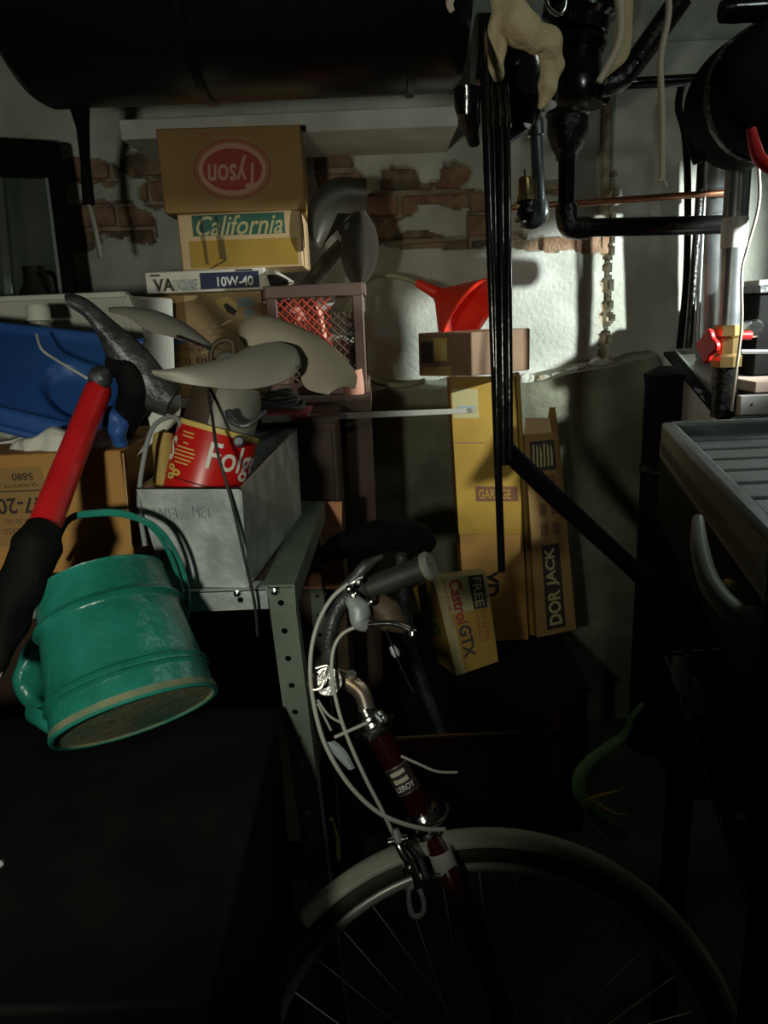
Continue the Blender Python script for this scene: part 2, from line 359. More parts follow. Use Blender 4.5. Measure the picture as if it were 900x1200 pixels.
# foundation below the ledge, part of the wall
FY = 2.32
ztop = P(500, 455, FY).z
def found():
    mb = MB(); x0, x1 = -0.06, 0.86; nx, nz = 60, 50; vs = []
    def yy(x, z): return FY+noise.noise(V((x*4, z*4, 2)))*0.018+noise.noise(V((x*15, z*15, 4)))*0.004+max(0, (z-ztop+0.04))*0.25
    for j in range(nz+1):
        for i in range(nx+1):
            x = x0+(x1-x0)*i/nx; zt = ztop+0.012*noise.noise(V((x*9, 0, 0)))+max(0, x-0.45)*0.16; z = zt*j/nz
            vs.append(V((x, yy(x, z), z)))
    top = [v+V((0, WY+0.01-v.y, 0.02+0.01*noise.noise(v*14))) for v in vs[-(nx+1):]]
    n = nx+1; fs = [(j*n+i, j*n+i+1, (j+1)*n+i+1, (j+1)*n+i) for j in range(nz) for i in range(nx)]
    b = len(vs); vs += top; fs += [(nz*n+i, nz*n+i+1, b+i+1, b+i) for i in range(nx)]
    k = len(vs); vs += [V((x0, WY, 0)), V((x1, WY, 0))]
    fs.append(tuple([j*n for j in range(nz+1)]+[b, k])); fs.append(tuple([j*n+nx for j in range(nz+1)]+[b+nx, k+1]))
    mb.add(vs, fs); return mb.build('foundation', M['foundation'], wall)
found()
def rock(c, r, seed, sq=(1, 1, 0.7)):
    bm = bmesh.new(); bmesh.ops.create_icosphere(bm, subdivisions=2, radius=1)
    vs = []
    for v in bm.verts:
        d = 1+0.45*noise.noise(v.co*1.6+V((seed, 0, 0))); vs.append(V(c)+V((v.co.x*sq[0], v.co.y*sq[1], v.co.z*sq[2]))*r*d)
    fs = [tuple(x.index for x in f.verts) for f in bm.faces]; bm.free(); return vs, fs
for k in range(17):
    px = 606+k*6.6; py = 446-max(0, k-5)*1.9+random.uniform(-3, 3)
    c = P(px, py, 2.375+random.uniform(-0.02, 0.02)); vs, fs = rock(c, random.uniform(0.015, 0.026), k*3.1)
    MB().add(vs, fs).build('stone', M['plaster'] if k % 4 else M['brownplaster'], wall)

# ---------------------------------------------------------------- overhead: tank, board, pipes
t = thing('steel_tank', 'long horizontal black steel tank hung under the ceiling', 'tank', (-0.3, 1.62, 2.45))
TZ, TY, TR = 2.06, 1.62, 0.25
xl = P(36, 140, 1.62).x; xr = P(556, 60, 1.5).x
MB().lathe((xl, TY, TZ), (1, 0, 0), [(0, 0.001), (0.0, 0.18), (0.006, 0.22), (0.018, 0.24), (0.035, TR), (xr-xl-0.03, TR), (xr-xl-0.01, 0.23), (xr-xl, 0.18), (xr-xl, 0.001)], 64).build('tank_body', M['tankblack'], t)
for px in (487, 212):
    x = P(px, 60, 1.42).x
    MB().lathe((x-0.009, TY, TZ), (1, 0, 0), [(0, TR-0.002), (0.002, TR+0.006), (0.016, TR+0.006), (0.018, TR-0.002)], 64).build('seam_band', M['tankblack'], t)
for x in (-0.62, 0.02):
    MB().box((x-0.02, TY-0.01, 2.2), (x+0.02, TY+0.01, 2.45)).build('hanger_strap', M['blacksoft'], t)
a = P(548, 125, 1.55); b = P(556, 166, 1.62)
MB().tube([a+V((0, 0, 0.03)), a, b], [0.028, 0.024, 0.014], 14).build('drain_stub', M['black'], t)
# white board
a, b = P(140, 151, 2.10), P(537, 140, 2.10); zb = P(330, 156, 2.10).z
t = MB().box((a.x, 2.10, zb), (b.x, 2.43, zb+0.047)).build('shelf_board', M['board'], bevel=0.003)
tag(t, 'long white painted shelf board fixed high on the wall below the black tank', 'shelf')
# hanging tool on left
t = thing('hanging_tool', 'long black-handled steel rod tool hanging at the left below the tank', 'tool', P(98, 140, 1.9))
MB().tube([P(92, 118, 1.72), P(97, 150, 1.8), P(100, 190, 1.9), P(104, 240, 1.9)], [0.022, 0.014, 0.011, 0.014], 12).build('handle', M['blacksoft'], t)
MB().tube([P(103, 235, 1.9), P(111, 265, 1.9), P(118, 302, 1.9)], 0.006, 10).build('shaft', M['steel'], t)
# black rods
def one_tube(name, pts, r, m, label, cat, seg=12, sm=0, group=None, **k):
    pts = spline(pts, sm) if sm else pts
    o = MB().tube(pts, r, seg, **k).build(name, m); tag(o, label, cat, group); return o
RY = 1.30
def rod(a, b, r, lab):
    p, q = P(a[0], a[1], RY+.03), P(b[0], b[1], RY)
    return one_tube('steel_rod', [P(a[0]-2, a[1]-50, 1.46), P(a[0], a[1]-18, 1.38), p, q], r, M['black'], lab, 'rod', group='hanging black steel rods')
rod((567, 80), (588, 670), 0.0068, 'leftmost and longest of the hanging glossy black steel rods')
rod((577, 150), (584, 560), 0.0058, 'second from left of the hanging glossy black steel rods')
rod((586, 150), (591, 545), 0.0068, 'third from left of the hanging glossy black steel rods')
rod((594.5, 150), (598, 540), 0.0055, 'rightmost of the hanging glossy black steel rods')
one_tube('brace_pipe', [P(592, 526, 1.33), P(650, 582, 1.45), P(740, 665, 1.6), P(790, 715, 1.7)], [0.017, 0.019, 0.019, 0.019], M['blacksoft'], 'thick matte black pipe running diagonally down right from the black rods', 'pipe')
# elbow right of tank
t = thing('iron_elbow', 'big black cast iron elbow beside the right end of the tank', 'pipe', P(605, 160, 1.62))
MB().tube(spline([P(556, 60, 1.62), P(590, 62, 1.62), P(612, 80, 1.62), P(612, 110, 1.62)], 6), 0.062, 20).build('elbow', M['black'], t)
MB().lathe(P(612, 102, 1.62), (P(608, 140, 1.62)-P(612, 102, 1.62)), [(0, 0.05), (0, 0.07), (0.03, 0.07), (0.03, 0.045), (0.07, 0.035), (0.075, 0.0)], 24).build('collar', M['black'], t)
one_tube('branch_pipe', [P(578, 175, 1.58), P(600, 158, 1.6), P(626, 139, 1.66)], 0.012, M['black'], 'short black pipe arm slanting between the rods and the grey pipe', 'pipe')
# galvanised drop pipe and valve
t = thing('drop_pipe', 'narrow grey galvanised pipe dropping right of the black rods to a brass valve', 'pipe', P(632, 250, 1.68))
MB().tube([P(624, 60, 1.68), P(627, 145, 1.68)], 0.0125, 16).build('upper_pipe', M['blackpit'], t)
MB().lathe(P(627, 140, 1.68), P(628, 158, 1.68)-P(627, 140, 1.68), [(0, 0.013), (0, 0.017), (0.03, 0.017), (0.03, 0.013)], 16).build('coupling', M['galvpipe'], t)
MB().tube([P(628, 155, 1.68), P(632, 240, 1.68)], 0.013, 16).build('lower_pipe', M['galvpipe'], t)
MB().tube(spline([P(632, 235, 1.68), P(632, 252, 1.68), P(622, 259, 1.68), P(612, 258, 1.68)], 5), [0.018, 0.02, 0.019, 0.016], 16).build('elbow', M['galvpipe'], t)
t = thing('brass_valve', 'small brass relief valve beside the bottom of the grey drop pipe', 'valve', P(614, 262, 1.66))
c = P(616, 236, 1.66); up = P(615, 206, 1.66)-c; L = up.length
MB().lathe(c, up, [(0, 0.0), (0, 0.017), (0.012, 0.017), (0.014, 0.014), (L*0.8, 0.014), (L*0.95, 0.011), (L, 0.004), (L, 0.0)], 18).build('cap', M['brass'], t)
MB().tube([c+up*0.9, c+up*1.25], 0.0022, 8).build('pin', M['chrome'], t)
MB().lathe(c-up*0.75, up, [(0, 0), (0, 0.013), (L*0.3, 0.02), (L*0.6, 0.015), (L*0.8, 0.018), (L*0.8, 0)], 16).build('valve_body', M['blackpit'], t)
MB().tube([P(603, 240, 1.66), P(612, 242, 1.66), P(612, 256, 1.66), P(604, 259, 1.66)], 0.006, 10).build('outlet', M['brass'], t)
# soil stack
SY = 2.0
t = thing('drain_stack', 'thick black cast iron drain stack with bell joints and an elbow at its foot', 'pipe', P(665, 262, SY))
a = P(684, -25, SY); b = P(666, 128, SY); ax = b-a; L = ax.length
def px2m(n): return sizepx(670, 120, SY, n)
def seglathe(nm, y0, y1, prof, m, seg=32):
    p, q = a+ax*((y0+25)/153), a+ax*((y1+25)/153); l = (q-p).length
    MB().lathe(p, ax, [(u*l, px2m(r)) for u, r in prof], seg).build(nm, m, t)
seglathe('upper_pipe', -60, 20, [(0, 27), (1, 27)], M['black'])
seglathe('bell', 5, 42, [(0, 0), (0, 42), (0.35, 42), (0.5, 36), (0.9, 34), (1, 28)], M['black'])
seglathe('ring', 44, 58, [(0, 28), (0, 33), (0.5, 35), (1, 32), (1, 28)], M['black'])
seglathe('body', 50, 96, [(0, 29), (0.3, 30), (0.8, 34), (1, 38)], M['black'])
seglathe('hub', 94, 122, [(0, 30), (0, 39), (0.5, 42), (1, 40), (1, 0)], M['black'])
seglathe('caulk_ring', 121, 131, [(0, 0), (0, 22), (1, 23), (1, 0)], M['rag'])
q = P(664, 188, SY); p = a+ax*((131+25)/153)
l = (q-p).length
MB().lathe(p, q-p, [(0, 0), (0, px2m(25)), (l*.08, px2m(26)), (l*.12, px2m(24)), (l*.45, px2m(24)), (l*.75, px2m(18)), (l*.88, px2m(13)), (l, px2m(12)), (l, 0)], 28).build('trap_cup', M['blackpit'], t)
MB().tube([q, P(664, 246, SY)], px2m(10), 20).build('drop', M['black'], t)
MB().tube(spline([P(664, 240, SY), P(665, 256, SY), P(670, 266, SY), P(690, 267, SY)], 5), [px2m(13), px2m(14), px2m(14), px2m(13)], 20).build('elbow', M['blackpit'], t)
MB().tube([P(684, 267, SY), P(853, 263, SY)], px2m(11), 20).build('horizontal_pipe', M['black'], t)
MB().lathe(P(700, 110, SY-.02), V((1, 0, -0.3)), [(0, 0), (0, px2m(10)), (px2m(14), px2m(9)), (px2m(14), 0)], 16).build('cleanout_lug', M['black'], t)
# frayed stuff on fitting top: chrome hoop
one_tube('chrome_hose', [P(640, -8, 1.85), P(643, 8, 1.85), P(655, 17, 1.85), P(662, 8, 1.85), P(662, -10, 1.85)], 0.005, M['chrome'], 'bright steel loop against the black drain bell at the top edge', 'hose', sm=5)
one_tube('copper_pipe', [P(598, 244, 2.12), P(680, 238, 2.12), P(870, 224, 2.12)], 0.0085, M['copper'], 'long thin copper pipe running level across the wall behind the drain', 'pipe')
one_tube('wall_conduit', [P(712, 100, 2.425), P(711, 170, 2.425), P(708, 250, 2.425)], 0.013, M['brownplaster'], 'brown painted conduit running down the wall to the chipped plaster edge', 'pipe')
one_tube('waste_pipe', [P(704, 100, 1.95), P(722, 96, 1.95), P(745, 72, 1.95), P(800, -5, 1.9)], 0.026, M['blackpit'], 'fat black waste pipe slanting up right from the drain stack', 'pipe', sm=4)
one_tube('thin_black_pipe', [P(733, 98, 2.1), P(835, 92, 2.1)], 0.014, M['black'], 'thin level black pipe between the slanting pipe and right tank', 'pipe')
one_tube('top_right_pipe', [P(845, 14, 1.7), P(860, 12, 1.7), P(960, 6, 1.7)], [0.02, 0.024, 0.024], M['black'], 'black pipe end poking in at the top right corner', 'pipe')
t = thing('water_drum', 'dark grey drum hanging at the upper right above the vertical pipe', 'tank', P(915, 180, 1.75))
c = P(918, 100, 1.62)
MB().lathe((c.x, 1.58, c.z), (0, 1, 0), [(0, 0), (0.0, 0.10), (0.015, 0.12), (0.03, 0.126), (0.21, 0.126), (0.22, 0.11), (0.22, 0)], 48).build('drum_body', M['blacksoft'], t)
MB().lathe((c.x, 1.66, c.z), (0, 1, 0), [(0, .124), (0.003, 0.131), (0.02, 0.131), (0.023, 0.124)], 48).build('hoop', M['blackpit'], t)
MB().tube(spline([P(822, 190, 1.8), P(815, 150, 1.8), P(822, 110, 1.8), P(850, 75, 1.8), P(905, 40, 1.8)], 6), [0.018, 0.024, 0.03, 0.035, 0.04], 14).build('feed_elbow', M['blacksoft'], t)
MB().box((c.x-.02, 1.7, c.z+0.12), (c.x+.02, 1.73, 2.45)).build('hanger_strap', M['blacksoft'], t)
MB().tube([P(868, 141, 1.6), P(905, 128, 1.6)], 0.006, 8).build('bright_rod', M['galvpipe'], t, label='bright steel rod across the drum')
t = thing('lamp_cutoff', 'added tin plates beyond the right edge that cut off the work lamp beam', 'blocker', (1.3, 1.6, 1.7))  # unseen plates added to keep the lamp off the upper wall
MB().hexa([(.98, 1.70, 1.568), (1.42, 1.70, 1.744), (1.42, 1.702, 1.744), (.98, 1.702, 1.568), (.98, 1.70, 1.90), (1.42, 1.70, 1.90), (1.42, 1.702, 1.90), (.98, 1.702, 1.90)]).build('cutoff_plate', M['galv'], t)
MB().box((.98, 1.35, 1.90), (1.42, 1.702, 1.903)).build('cutoff_top', M['galv'], t)
MB().tube([(1.36, 1.50, 1.90), (1.36, 1.50, 2.45)], .006, 8).build('hanging_cord', M['rubber'], t)
# vertical right things
one_tube('black_cable_loop', [P(800, 95, 2.3), P(795, 125, 2.3), P(803, 160, 2.3), P(806, 230, 2.3), P(804, 330, 2.35), P(796, 408, 2.38)], 0.010, M['blacksoft'], 'black cable hanging against the wall left of the thin vertical pipes', 'cable', sm=5)
one_tube('riser_pipe', [P(827, 110, 2.15), P(818, 260, 2.15), P(806, 408, 2.15)], 0.011, M['blackpit'], 'thin black vertical riser pipe left of the silver duct', 'pipe')
one_tube('steel_riser', [P(829, 165, 2.12), P(824, 262, 2.12), P(817, 408, 2.12)], 0.004, M['galvpipe'], 'very thin bright steel riser beside the thin black riser', 'pipe')
t = thing('flue_duct', 'silver galvanised round duct standing behind the vertical pipe and red valve', 'duct', P(838, 415, 2.22))
a, b = P(840, 418, 2.22), P(846, 150, 2.22); l = (b-a).length; R = sizepx(840, 300, 2.22, 24)
MB().lathe(a, b-a, [(0, 0), (0, R), (l, R), (l, 0)], 32).build('duct_body', M['galvpipe'], t)
for f_ in (0.62, 0.72): MB().lathe(a+(b-a)*f_, b-a, [(0, R), (0.004, R+0.005), (0.012, R+0.005), (0.016, R)], 32).build('seam_ring', M['galvpipe'], t)
t = thing('gas_pipe', 'thick vertical steel pipe at right carrying the brass valve with a red handle', 'pipe', P(850, 485, 1.85))
a, b = P(867, 172, 1.85), P(847, 488, 1.85); d = b-a; l = d.length; R = sizepx(850, 300, 1.85, 14)
MB().tube([a, a+d*0.42], R, 20).build('upper_pipe', M['galvpipe'], t)
MB().lathe(a-d*0.07, d, [(0, 0), (0, R*1.1), (0.02, R*1.3), (0.05, R*1.25), (0.05, 0)], 18).build('union', M['oldchrome'], t)
MB().lathe(a+d*0.245, d, [(0, R), (0, R*1.04), (l*.11, R*1.04), (l*.11, R)], 20).build('tape_wrap', M['whitep'], t)
MB().tube([a+d*0.40, a+d*0.66], R*0.98, 20).build('middle_pipe', M['galvpipe'], t)
MB().lathe(a+d*0.64, d, [(0, 0), (0, R*1.2), (l*.04, R*1.3), (l*.05, R*1.05), (l*.11, R*1.05), (l*.12, R*1.3), (l*.16, R*1.3), (l*.16, 0)], 8).build('valve_body', M['brass'], t)
VB = bpy.data.objects[[o.name for o in t.children if o.name.startswith('valve_body')][0]]
MB().tube([a+d*0.79, b], R*1.05, 20).build('lower_pipe', M['blackpit'], t)
vc = a+d*0.72; sd = (crt*-1+V((0, -0.25, 0))).normalized()
MB().tube([vc, vc+sd*(R*1.9)], 0.008, 10).build('valve_stem', M['brass'], VB)
hb = MB(); hc = vc+sd*(R*1.7)
x_, y_, z_ = frame_of(sd)
ring = []
for k in range(48):
    an = 2*math.pi*k/48; rr = 0.034+0.006*math.cos(4*an); ring.append(hc+(x_*math.cos(an)+y_*math.sin(an))*rr)
hb.prism(ring, sd*0.013)
h = hb.build('handle', M['valvered'], VB, bevel=0.003, label='red cloverleaf handle')
# cables and rags overhead
one_tube('fabric_cable', [P(724, -10, 1.6), P(727, 25, 1.6), P(723, 55, 1.6), P(702, 96, 1.6)], [0.009, 0.008, 0.008, 0.0065], M['creamwire'], 'short cream cloth-covered cable ending beside the drain stack', 'cable', sm=5)
t = thing('fabric_cable', 'long cream cloth-covered cable hanging with a frayed end', 'cable', P(776, 215, 1.6))
MB().tube(spline([P(783, -10, 1.6), P(783, 20, 1.6), P(774, 70, 1.6), P(776, 130, 1.6), P(776, 212, 1.6)], 5), 0.0062, 10).build('sleeve', M['creamwire'], t)
fr = MB()
for k in range(7):
    e = P(776+random.uniform(-8, 8), 214+random.uniform(-2, 5), 1.6+random.uniform(-.01, .01)); fr.tube([P(776, 208, 1.6), e], 0.003, 6)
fr.build('frayed_end', M['creamwire'], t)
t = thing('rag', 'cream cotton rag draped over pipes right of the black tank', 'cloth', P(600, 125, 1.45))
def blobtube(mb, pts, rs, seg=18, amp=0.35, sd=0, flat=0.7):
    k0 = len(mb.v); pp = spline(pts, 6); mb.tube(pp, rs, seg)
    for i in range(k0, len(mb.v)):
        c_ = pp[min((i-k0)//seg, len(pp)-1)]; d_ = mb.v[i]-c_
        mb.v[i] = c_+d_*(1+amp*noise.noise(mb.v[i]*38+V((sd, 0, 0)))*1.6)
rg = MB()
blobtube(rg, [P(590, -30, 1.45), P(587, 10, 1.45), P(583, 50, 1.44), P(582, 80, 1.45), P(583, 93, 1.46)], [0.022, 0.021, 0.016, 0.016, 0.010], sd=1)
blobtube(rg, [P(597, -25, 1.46), P(603, 15, 1.44), P(620, 42, 1.44), P(638, 50, 1.46), P(646, 75, 1.47), P(642, 105, 1.48), P(632, 128, 1.48)], [0.022, 0.028, 0.024, 0.022, 0.020, 0.016, 0.005], sd=4)
rg.build('rag_folds', M['rag'], t, sub=1)
t2 = MB(); t2.ribbon([P(723, 0, 1.88), P(718, 60, 1.90), P(706, 95, 1.90)], [P(742, 0, 1.88), P(738, 62, 1.90), P(718, 85, 1.90)], (0, -0.01, 0), 4)
tag(t2.build('rag_strip', M['rag']), 'thin yellowish cloth strip behind the short cream cable', 'cloth')
r_ = MB(); blobtube(r_, [P(529, -8, 1.3), P(527, 5, 1.3), P(530, 14, 1.3)], [0.008, 0.006, 0.004], 10)
tag(r_.build('paint_drip_string', M['creamwire']), 'tiny white string end in front of the tank top', 'string')
one_tube('red_grip', [P(880, 150, 1.5), P(885, 172, 1.5), P(892, 188, 1.5), P(915, 205, 1.5)], [0.008, 0.011, 0.012, 0.01], M['valvered'], 'red rubber grip dangling beneath the drum at right edge', 'handle', sm=4)
one_tube('tan_cord', [P(884, 150, 1.75), P(890, 230, 1.75), P(876, 290, 1.75), P(869, 320, 1.75), P(869, 380, 1.75), P(862, 440, 1.75), P(857, 482, 1.75)], 0.0032, M['creamwire'], 'thin tan cord hanging down beside the vertical steel pipe', 'cord', sm=6)

# ---------------------------------------------------------------- bench, stack of boxes, crate
BZ = 1.20
t = thing('wooden_bench', 'dark wooden bench holding the carton stack and milk crate', 'bench', (-0.8, 2.0, 0))
xr_ = P(436, 500, 1.80).x
for k in range(3):
    y = 1.76+0.18*k; MB().box((-1.75, y, BZ-0.03), (xr_, y+0.176, BZ)).build('plank', M['wood'], t)
for x, y in ((-1.7, 1.78), (-1.7, 2.22), (xr_-0.07, 2.22)): MB().box((x, y, 0), (x+.06, y+.06, BZ-.03)).build('leg', M['wood'], t)
MB().box((xr_-0.062, 1.78, 0), (xr_, 1.82, BZ-.03)).build('leg', M['wood'], t)
MB().box((-1.7, 1.79, BZ-.12), (xr_-.06, 1.81, BZ-.03)).build('apron', M['wood'], t)

def carton(name, label, x0, x1, y0, y1, z0, z1, m, rot=0.0, flaps=True, skew=0.0):
    o = V(((x0+x1)/2, (y0+y1)/2, z0)); t = thing(name, label, 'box', o)
    ex = V((math.cos(rot), math.sin(rot), 0)); ey = V((-ex.y, ex.x, 0)); w, d, h = x1-x0, y1-y0, z1-z0
    c = o-ex*w/2-ey*d/2
    MB().obox(c, ex*w, ey*d, V((skew, 0, h))).build('carton', m, t, bevel=0.003)
    if flaps:
        MB().obox(c+ex*0.001+ey*(d/2-0.004)+V((skew, 0, h)), ex*(w-.002), ey*0.008, V((0, 0, 0.0008))).build('tape_seam', M['cardbrown'], t)
    fr_ = Face(c, ex, V((skew, 0, h)), w, math.hypot(h, skew)); sd_ = Face(c+ex*w, ey, (0, 0, 1), d, h)
    return t, fr_, sd_
YB = 2.02
zA = P(240, 343, YB).z; zB = P(235, 317, YB).z; zC = P(280, 249, YB).z; zD = zb-0.002
x0, x1 = P(169, 390, YB).x, P(310, 390, YB).x
t, f, s_ = carton('corn_oil_carton', 'tan corn oil carton with a blue label at the bottom of the stack', x0, x1, YB, YB+0.28, BZ, zA, M['cardlight'])
H = zA-BZ
vy = lambda py: (P(240, py, YB).z-BZ)/H
f.rect('side_panel_print', 0.0, 0, 0.36, 1, M['card'], t, 0.0004)
f.text('lettering', 'MAZOLA', 0.04, vy(362), 0.30, vy(354), M['brownp'], t)
f.poly('blue_label', [(0.10, vy(411)), (0.10, vy(397)), (0.13, vy(391)), (0.40, vy(389)), (0.44, vy(397)), (0.24, vy(404))], M['bluep'], t, 0.0009)
f.text('lettering', 'corn oil', 0.14, vy(425), 0.52, vy(415), M['brownp'], t)
f.text('lettering', '100% pure', 0.2, vy(412), 0.62, vy(406), M['brownp'], t)
f.poly('picture', [(0.61, vy(352)), (0.72, vy(349)), (0.80, vy(356)), (0.79, vy(368)), (0.73, vy(372)), (0.66, vy(364))], M['goldp'], t, 0.0009)
f.poly('picture_shade', [(0.68, vy(358)), (0.71, vy(356)), (0.79, vy(366)), (0.76, vy(371)), (0.71, vy(368))], M['inkblack'], t, 0.0013)
f.rect('grey_stamp', 0.80, vy(362), 0.93, vy(351), M['greyp'], t); f.rect('grey_stamp', 0.84, vy(375), 0.93, vy(364), M['greyp'], t)

x0, x1 = P(170, 330, YB-.02).x, P(311, 330, YB-.02).x
t, f, s_ = carton('oil_case_tray', 'flattened white motor oil case with a navy panel', x0, x1, YB-.02, YB+.27, zA+.001, zB, M['cardwhite'])
f.rect('navy_panel', 0.46, 0.12, 0.95, 0.86, M['navy'], t)
f.text('lettering', '10W-40', 0.60, 0.22, 0.90, 0.66, M['whitep'], t, bold=0.02)
f.text('lettering', 'VA', 0.07, 0.10, 0.24, 0.68, M['inkblack'], t, bold=0.02)
f.text('lettering', 'LVOLINE', 0.24, 0.10, 0.44, 0.62, M['greyp'], t, bold=0.01, shear=0.1)
f.rect('small_print', 0.05, 0.80, 0.13, 0.88, M['inkblack'], t); f.rect('small_print', 0.76, 0.88, 0.9, 0.96, M['inkblack'], t)
MB().ribbon([P(311, 314, YB), P(325, 318, YB-.03), P(345, 330, YB-.04)], [P(312, 344, YB), P(325, 342, YB-.03), P(345, 332, YB-.04)], (0, -0.02, 0), 4).build('torn_flap', M['cardwhite'], t)
MB().ribbon([P(313, 322, YB-.04), P(325, 322, YB-.05), P(338, 328, YB-.06)], [P(318, 336, YB-.04), P(328, 338, YB-.05), P(339, 333, YB-.06)], (0, -0.01, 0), 4).build('dark_lining', M['inkblack'], t)

x0, x1 = P(209, 280, YB-.01).x, P(352, 280, YB-.01).x
t, f, s_ = carton('fruit_carton', 'yellow and tan carton with a green California panel', x0, x1, YB-.01, YB+.28, zB, zC, M['cardlight'], rot=0.02)
f.rect('yellow_band', 0.08, 0.04, 0.96, 0.52, M['yellowband'], t)
f.rect('green_panel', 0.12, 0.60, 0.87, 0.97, M['green'], t)
f.text('lettering', 'California', 0.145, 0.60, 0.855, 0.95, M['cream'], t, shear=0.35, bold=0.012)
for pts in ([(0.20, 0.95), (0.22, 0.10)], [(0.33, 0.95), (0.34, 0.18)], [(0.36, 0.58), (0.37, 0.16), (0.25, 0.03)]):
    mb = MB()
    for p, q in zip(pts, pts[1:]): mb.tube([f.p(*p, 0.002), f.p(*q, 0.002)], 0.0011, 6)
    mb.build('string', M['inkblack'], t)

x0, x1 = P(185, 205, YB-.02).x, P(351, 205, YB-.02).x
t, f, s_ = carton('meat_carton', 'tan carton with an upside-down red oval logo at the top of the stack', x0, x1, YB-.02, YB+.32, zC, zD, M['card'], rot=0.05)
f.oval('logo_outline', 0.505, 0.50, 0.272, 0.355, M['redp'], t, 0.0005)
f.oval('logo_ring', 0.505, 0.50, 0.262, 0.338, M['card'], t, 0.0009)
f.oval('logo_ring', 0.505, 0.50, 0.245, 0.315, M['redp'], t, 0.0010)
f.oval('logo_ring', 0.505, 0.50, 0.240, 0.31, M['pinkp'], t, 0.0012)
f.oval('logo_field', 0.505, 0.50, 0.208, 0.25, M['redp'], t, 0.0016)
f.text('lettering', 'Tyson', 0.33, 0.28, 0.68, 0.66, M['pinkp'], t, rot=180, lift=0.0022, shear=0.15, bold=0.02)
f.text('lettering', 'TYSON FOODS INC', 0.29, 0.90, 0.72, 0.935, M['redp'], t, rot=180)

# milk crate
CY = 1.93
cz = P(370, 333, CY).z; x0, x1 = P(313, 380, CY).x, P(427, 380, CY).x
t = thing('milk_crate', 'brown plastic milk crate with diamond lattice sides', 'crate', ((x0+x1)/2, CY+.14, BZ))
D = 0.30
for x in (x0, x1-.028):
    for y in (CY, CY+D-.028): MB().box((x, y, BZ), (x+.028, y+.028, cz)).build('corner_post', M['crate'], t, bevel=0.003)
for z_0, z_1 in ((cz-.030, cz), (BZ, BZ+.03)):
    MB().box((x0, CY-.004, z_0), (x1, CY+.012, z_1)).build('rail', M['crate'], t, bevel=0.002); MB().box((x0, CY+D-.012, z_0), (x1, CY+D+.004, z_1)).build('rail', M['crate'], t)
    MB().box((x0-.004, CY, z_0), (x0+.012, CY+D, z_1)).build('rail', M['crate'], t); MB().box((x1-.012, CY, z_0), (x1+.006, CY+D, z_1)).build('rail', M['crate'], t, bevel=0.002)
MB().box((x0, CY, BZ), (x1, CY+D, BZ+.006)).build('crate_floor', M['crate'], t)
def lattice(m, xa, xb, za, zt, flip):
    mb = MB(); st = 0.022; n = int((xb-xa+zt-za)/st)+2
    for k in range(n):
        for sgn in (1, -1):
            c0 = xa-(zt-za)+k*st if sgn > 0 else xa+k*st
            pts = [(c0, za), (c0+sgn*(zt-za), zt)]
            (ax_, az_), (bx_, bz_) = pts
            lo, hi = 0, 1
            dx_ = bx_-ax_
            ta, tb = (xa-ax_)/dx_, (xb-ax_)/dx_
            lo, hi = max(0, min(ta, tb)), min(1, max(ta, tb))
            if hi-lo > 0.02: mb.tube([(ax_+dx_*lo, CY+.007, za+(zt-za)*lo), (ax_+dx_*hi, CY+.007, za+(zt-za)*hi)], 0.0022, 5)
    mb.build('lattice', m, t)
xm = P(388, 380, CY).x
lattice(M['crateredm'], x0+.028, xm, BZ+.12, cz-.03, 0); lattice(M['crate'], xm, x1-.028, BZ+.03, cz-.07, 0); lattice(M['crate'], x0+.028, xm, BZ+.03, BZ+.12, 0)
vs, fs = rock(P(352, 385, CY+.09), 0.085, 3, (0.9, 0.8, 1.0)); c = MB().add(vs, fs).build('red_bundle', M['salmon'], sub=1); tag(c, 'pale red plastic bundle behind the red lattice of the milk crate', 'bag')
vs, fs = rock(P(372, 350, CY+.15), 0.05, 8); c = MB().add(vs, fs).build('grey_wad', M['galv'], sub=1); tag(c, 'small grey wad on top of the red bundle in the crate', 'rag')
t = thing('glass_jar', 'clear glass jar lying in the right half of the milk crate', 'jar', P(402, 395, CY+.09))
MB().lathe(P(392, 408, CY+.10), (0.5, -0.5, -0.1), [(0, 0), (0, 0.036), (0.06, 0.037), (0.075, 0.028), (0.09, 0.028), (0.09, 0.0)], 24).build('glass_body', M['jar'], t)
MB().tube([P(386, 380, CY+.05)+V((0, 0, 0)), P(400, 385, CY+.04), P(410, 398, CY+.05)], 0.004, 8).build('wire_bail', M['chrome'], t)
c = MB().ribbon([P(400, 438, CY-.03), P(403, 460, CY-.03), P(406, 482, CY-.03)], [P(424, 432, CY-.03), P(427, 460, CY-.03), P(420, 482, CY-.03)], (0, -0.012, 0), 4).build('leather_tongue', M['salmon'])
tag(c, 'salmon pink leather tongue hanging down in front of the crate', 'strap')

# black fan on the crate
FYk = 2.02
t = thing('black_fan_rotor', 'black three-bladed fan rotor standing on top of the milk crate', 'fan', P(400, 333, FYk))
def Q(l, Y, dy=0): return [P(a, b, Y+(d[0] if d else 0)) for a, b, *d in l]
MB().ribbon(Q([(430, 213), (405, 207), (378, 215), (362, 240), (362, 275), (373, 292)], FYk-.02), Q([(430, 250), (414, 254), (404, 262), (395, 270), (385, 280), (376, 291)], FYk+.01), (0, -0.02, 0), 5).build('blade', M['fanblack'], t)
MB().ribbon(Q([(412, 250), (402, 270), (399, 295), (404, 318), (412, 333)], FYk), Q([(428, 247), (440, 268), (443, 292), (438, 316), (428, 333)], FYk-.03), (0, -0.015, 0), 5).build('blade', M['fanblack'], t)
MB().ribbon(Q([(396, 280), (372, 305), (352, 332)], FYk+.03), Q([(406, 292), (388, 314), (373, 333)], FYk), (0, -0.008, 0), 4).build('blade', M['fanblack'], t)
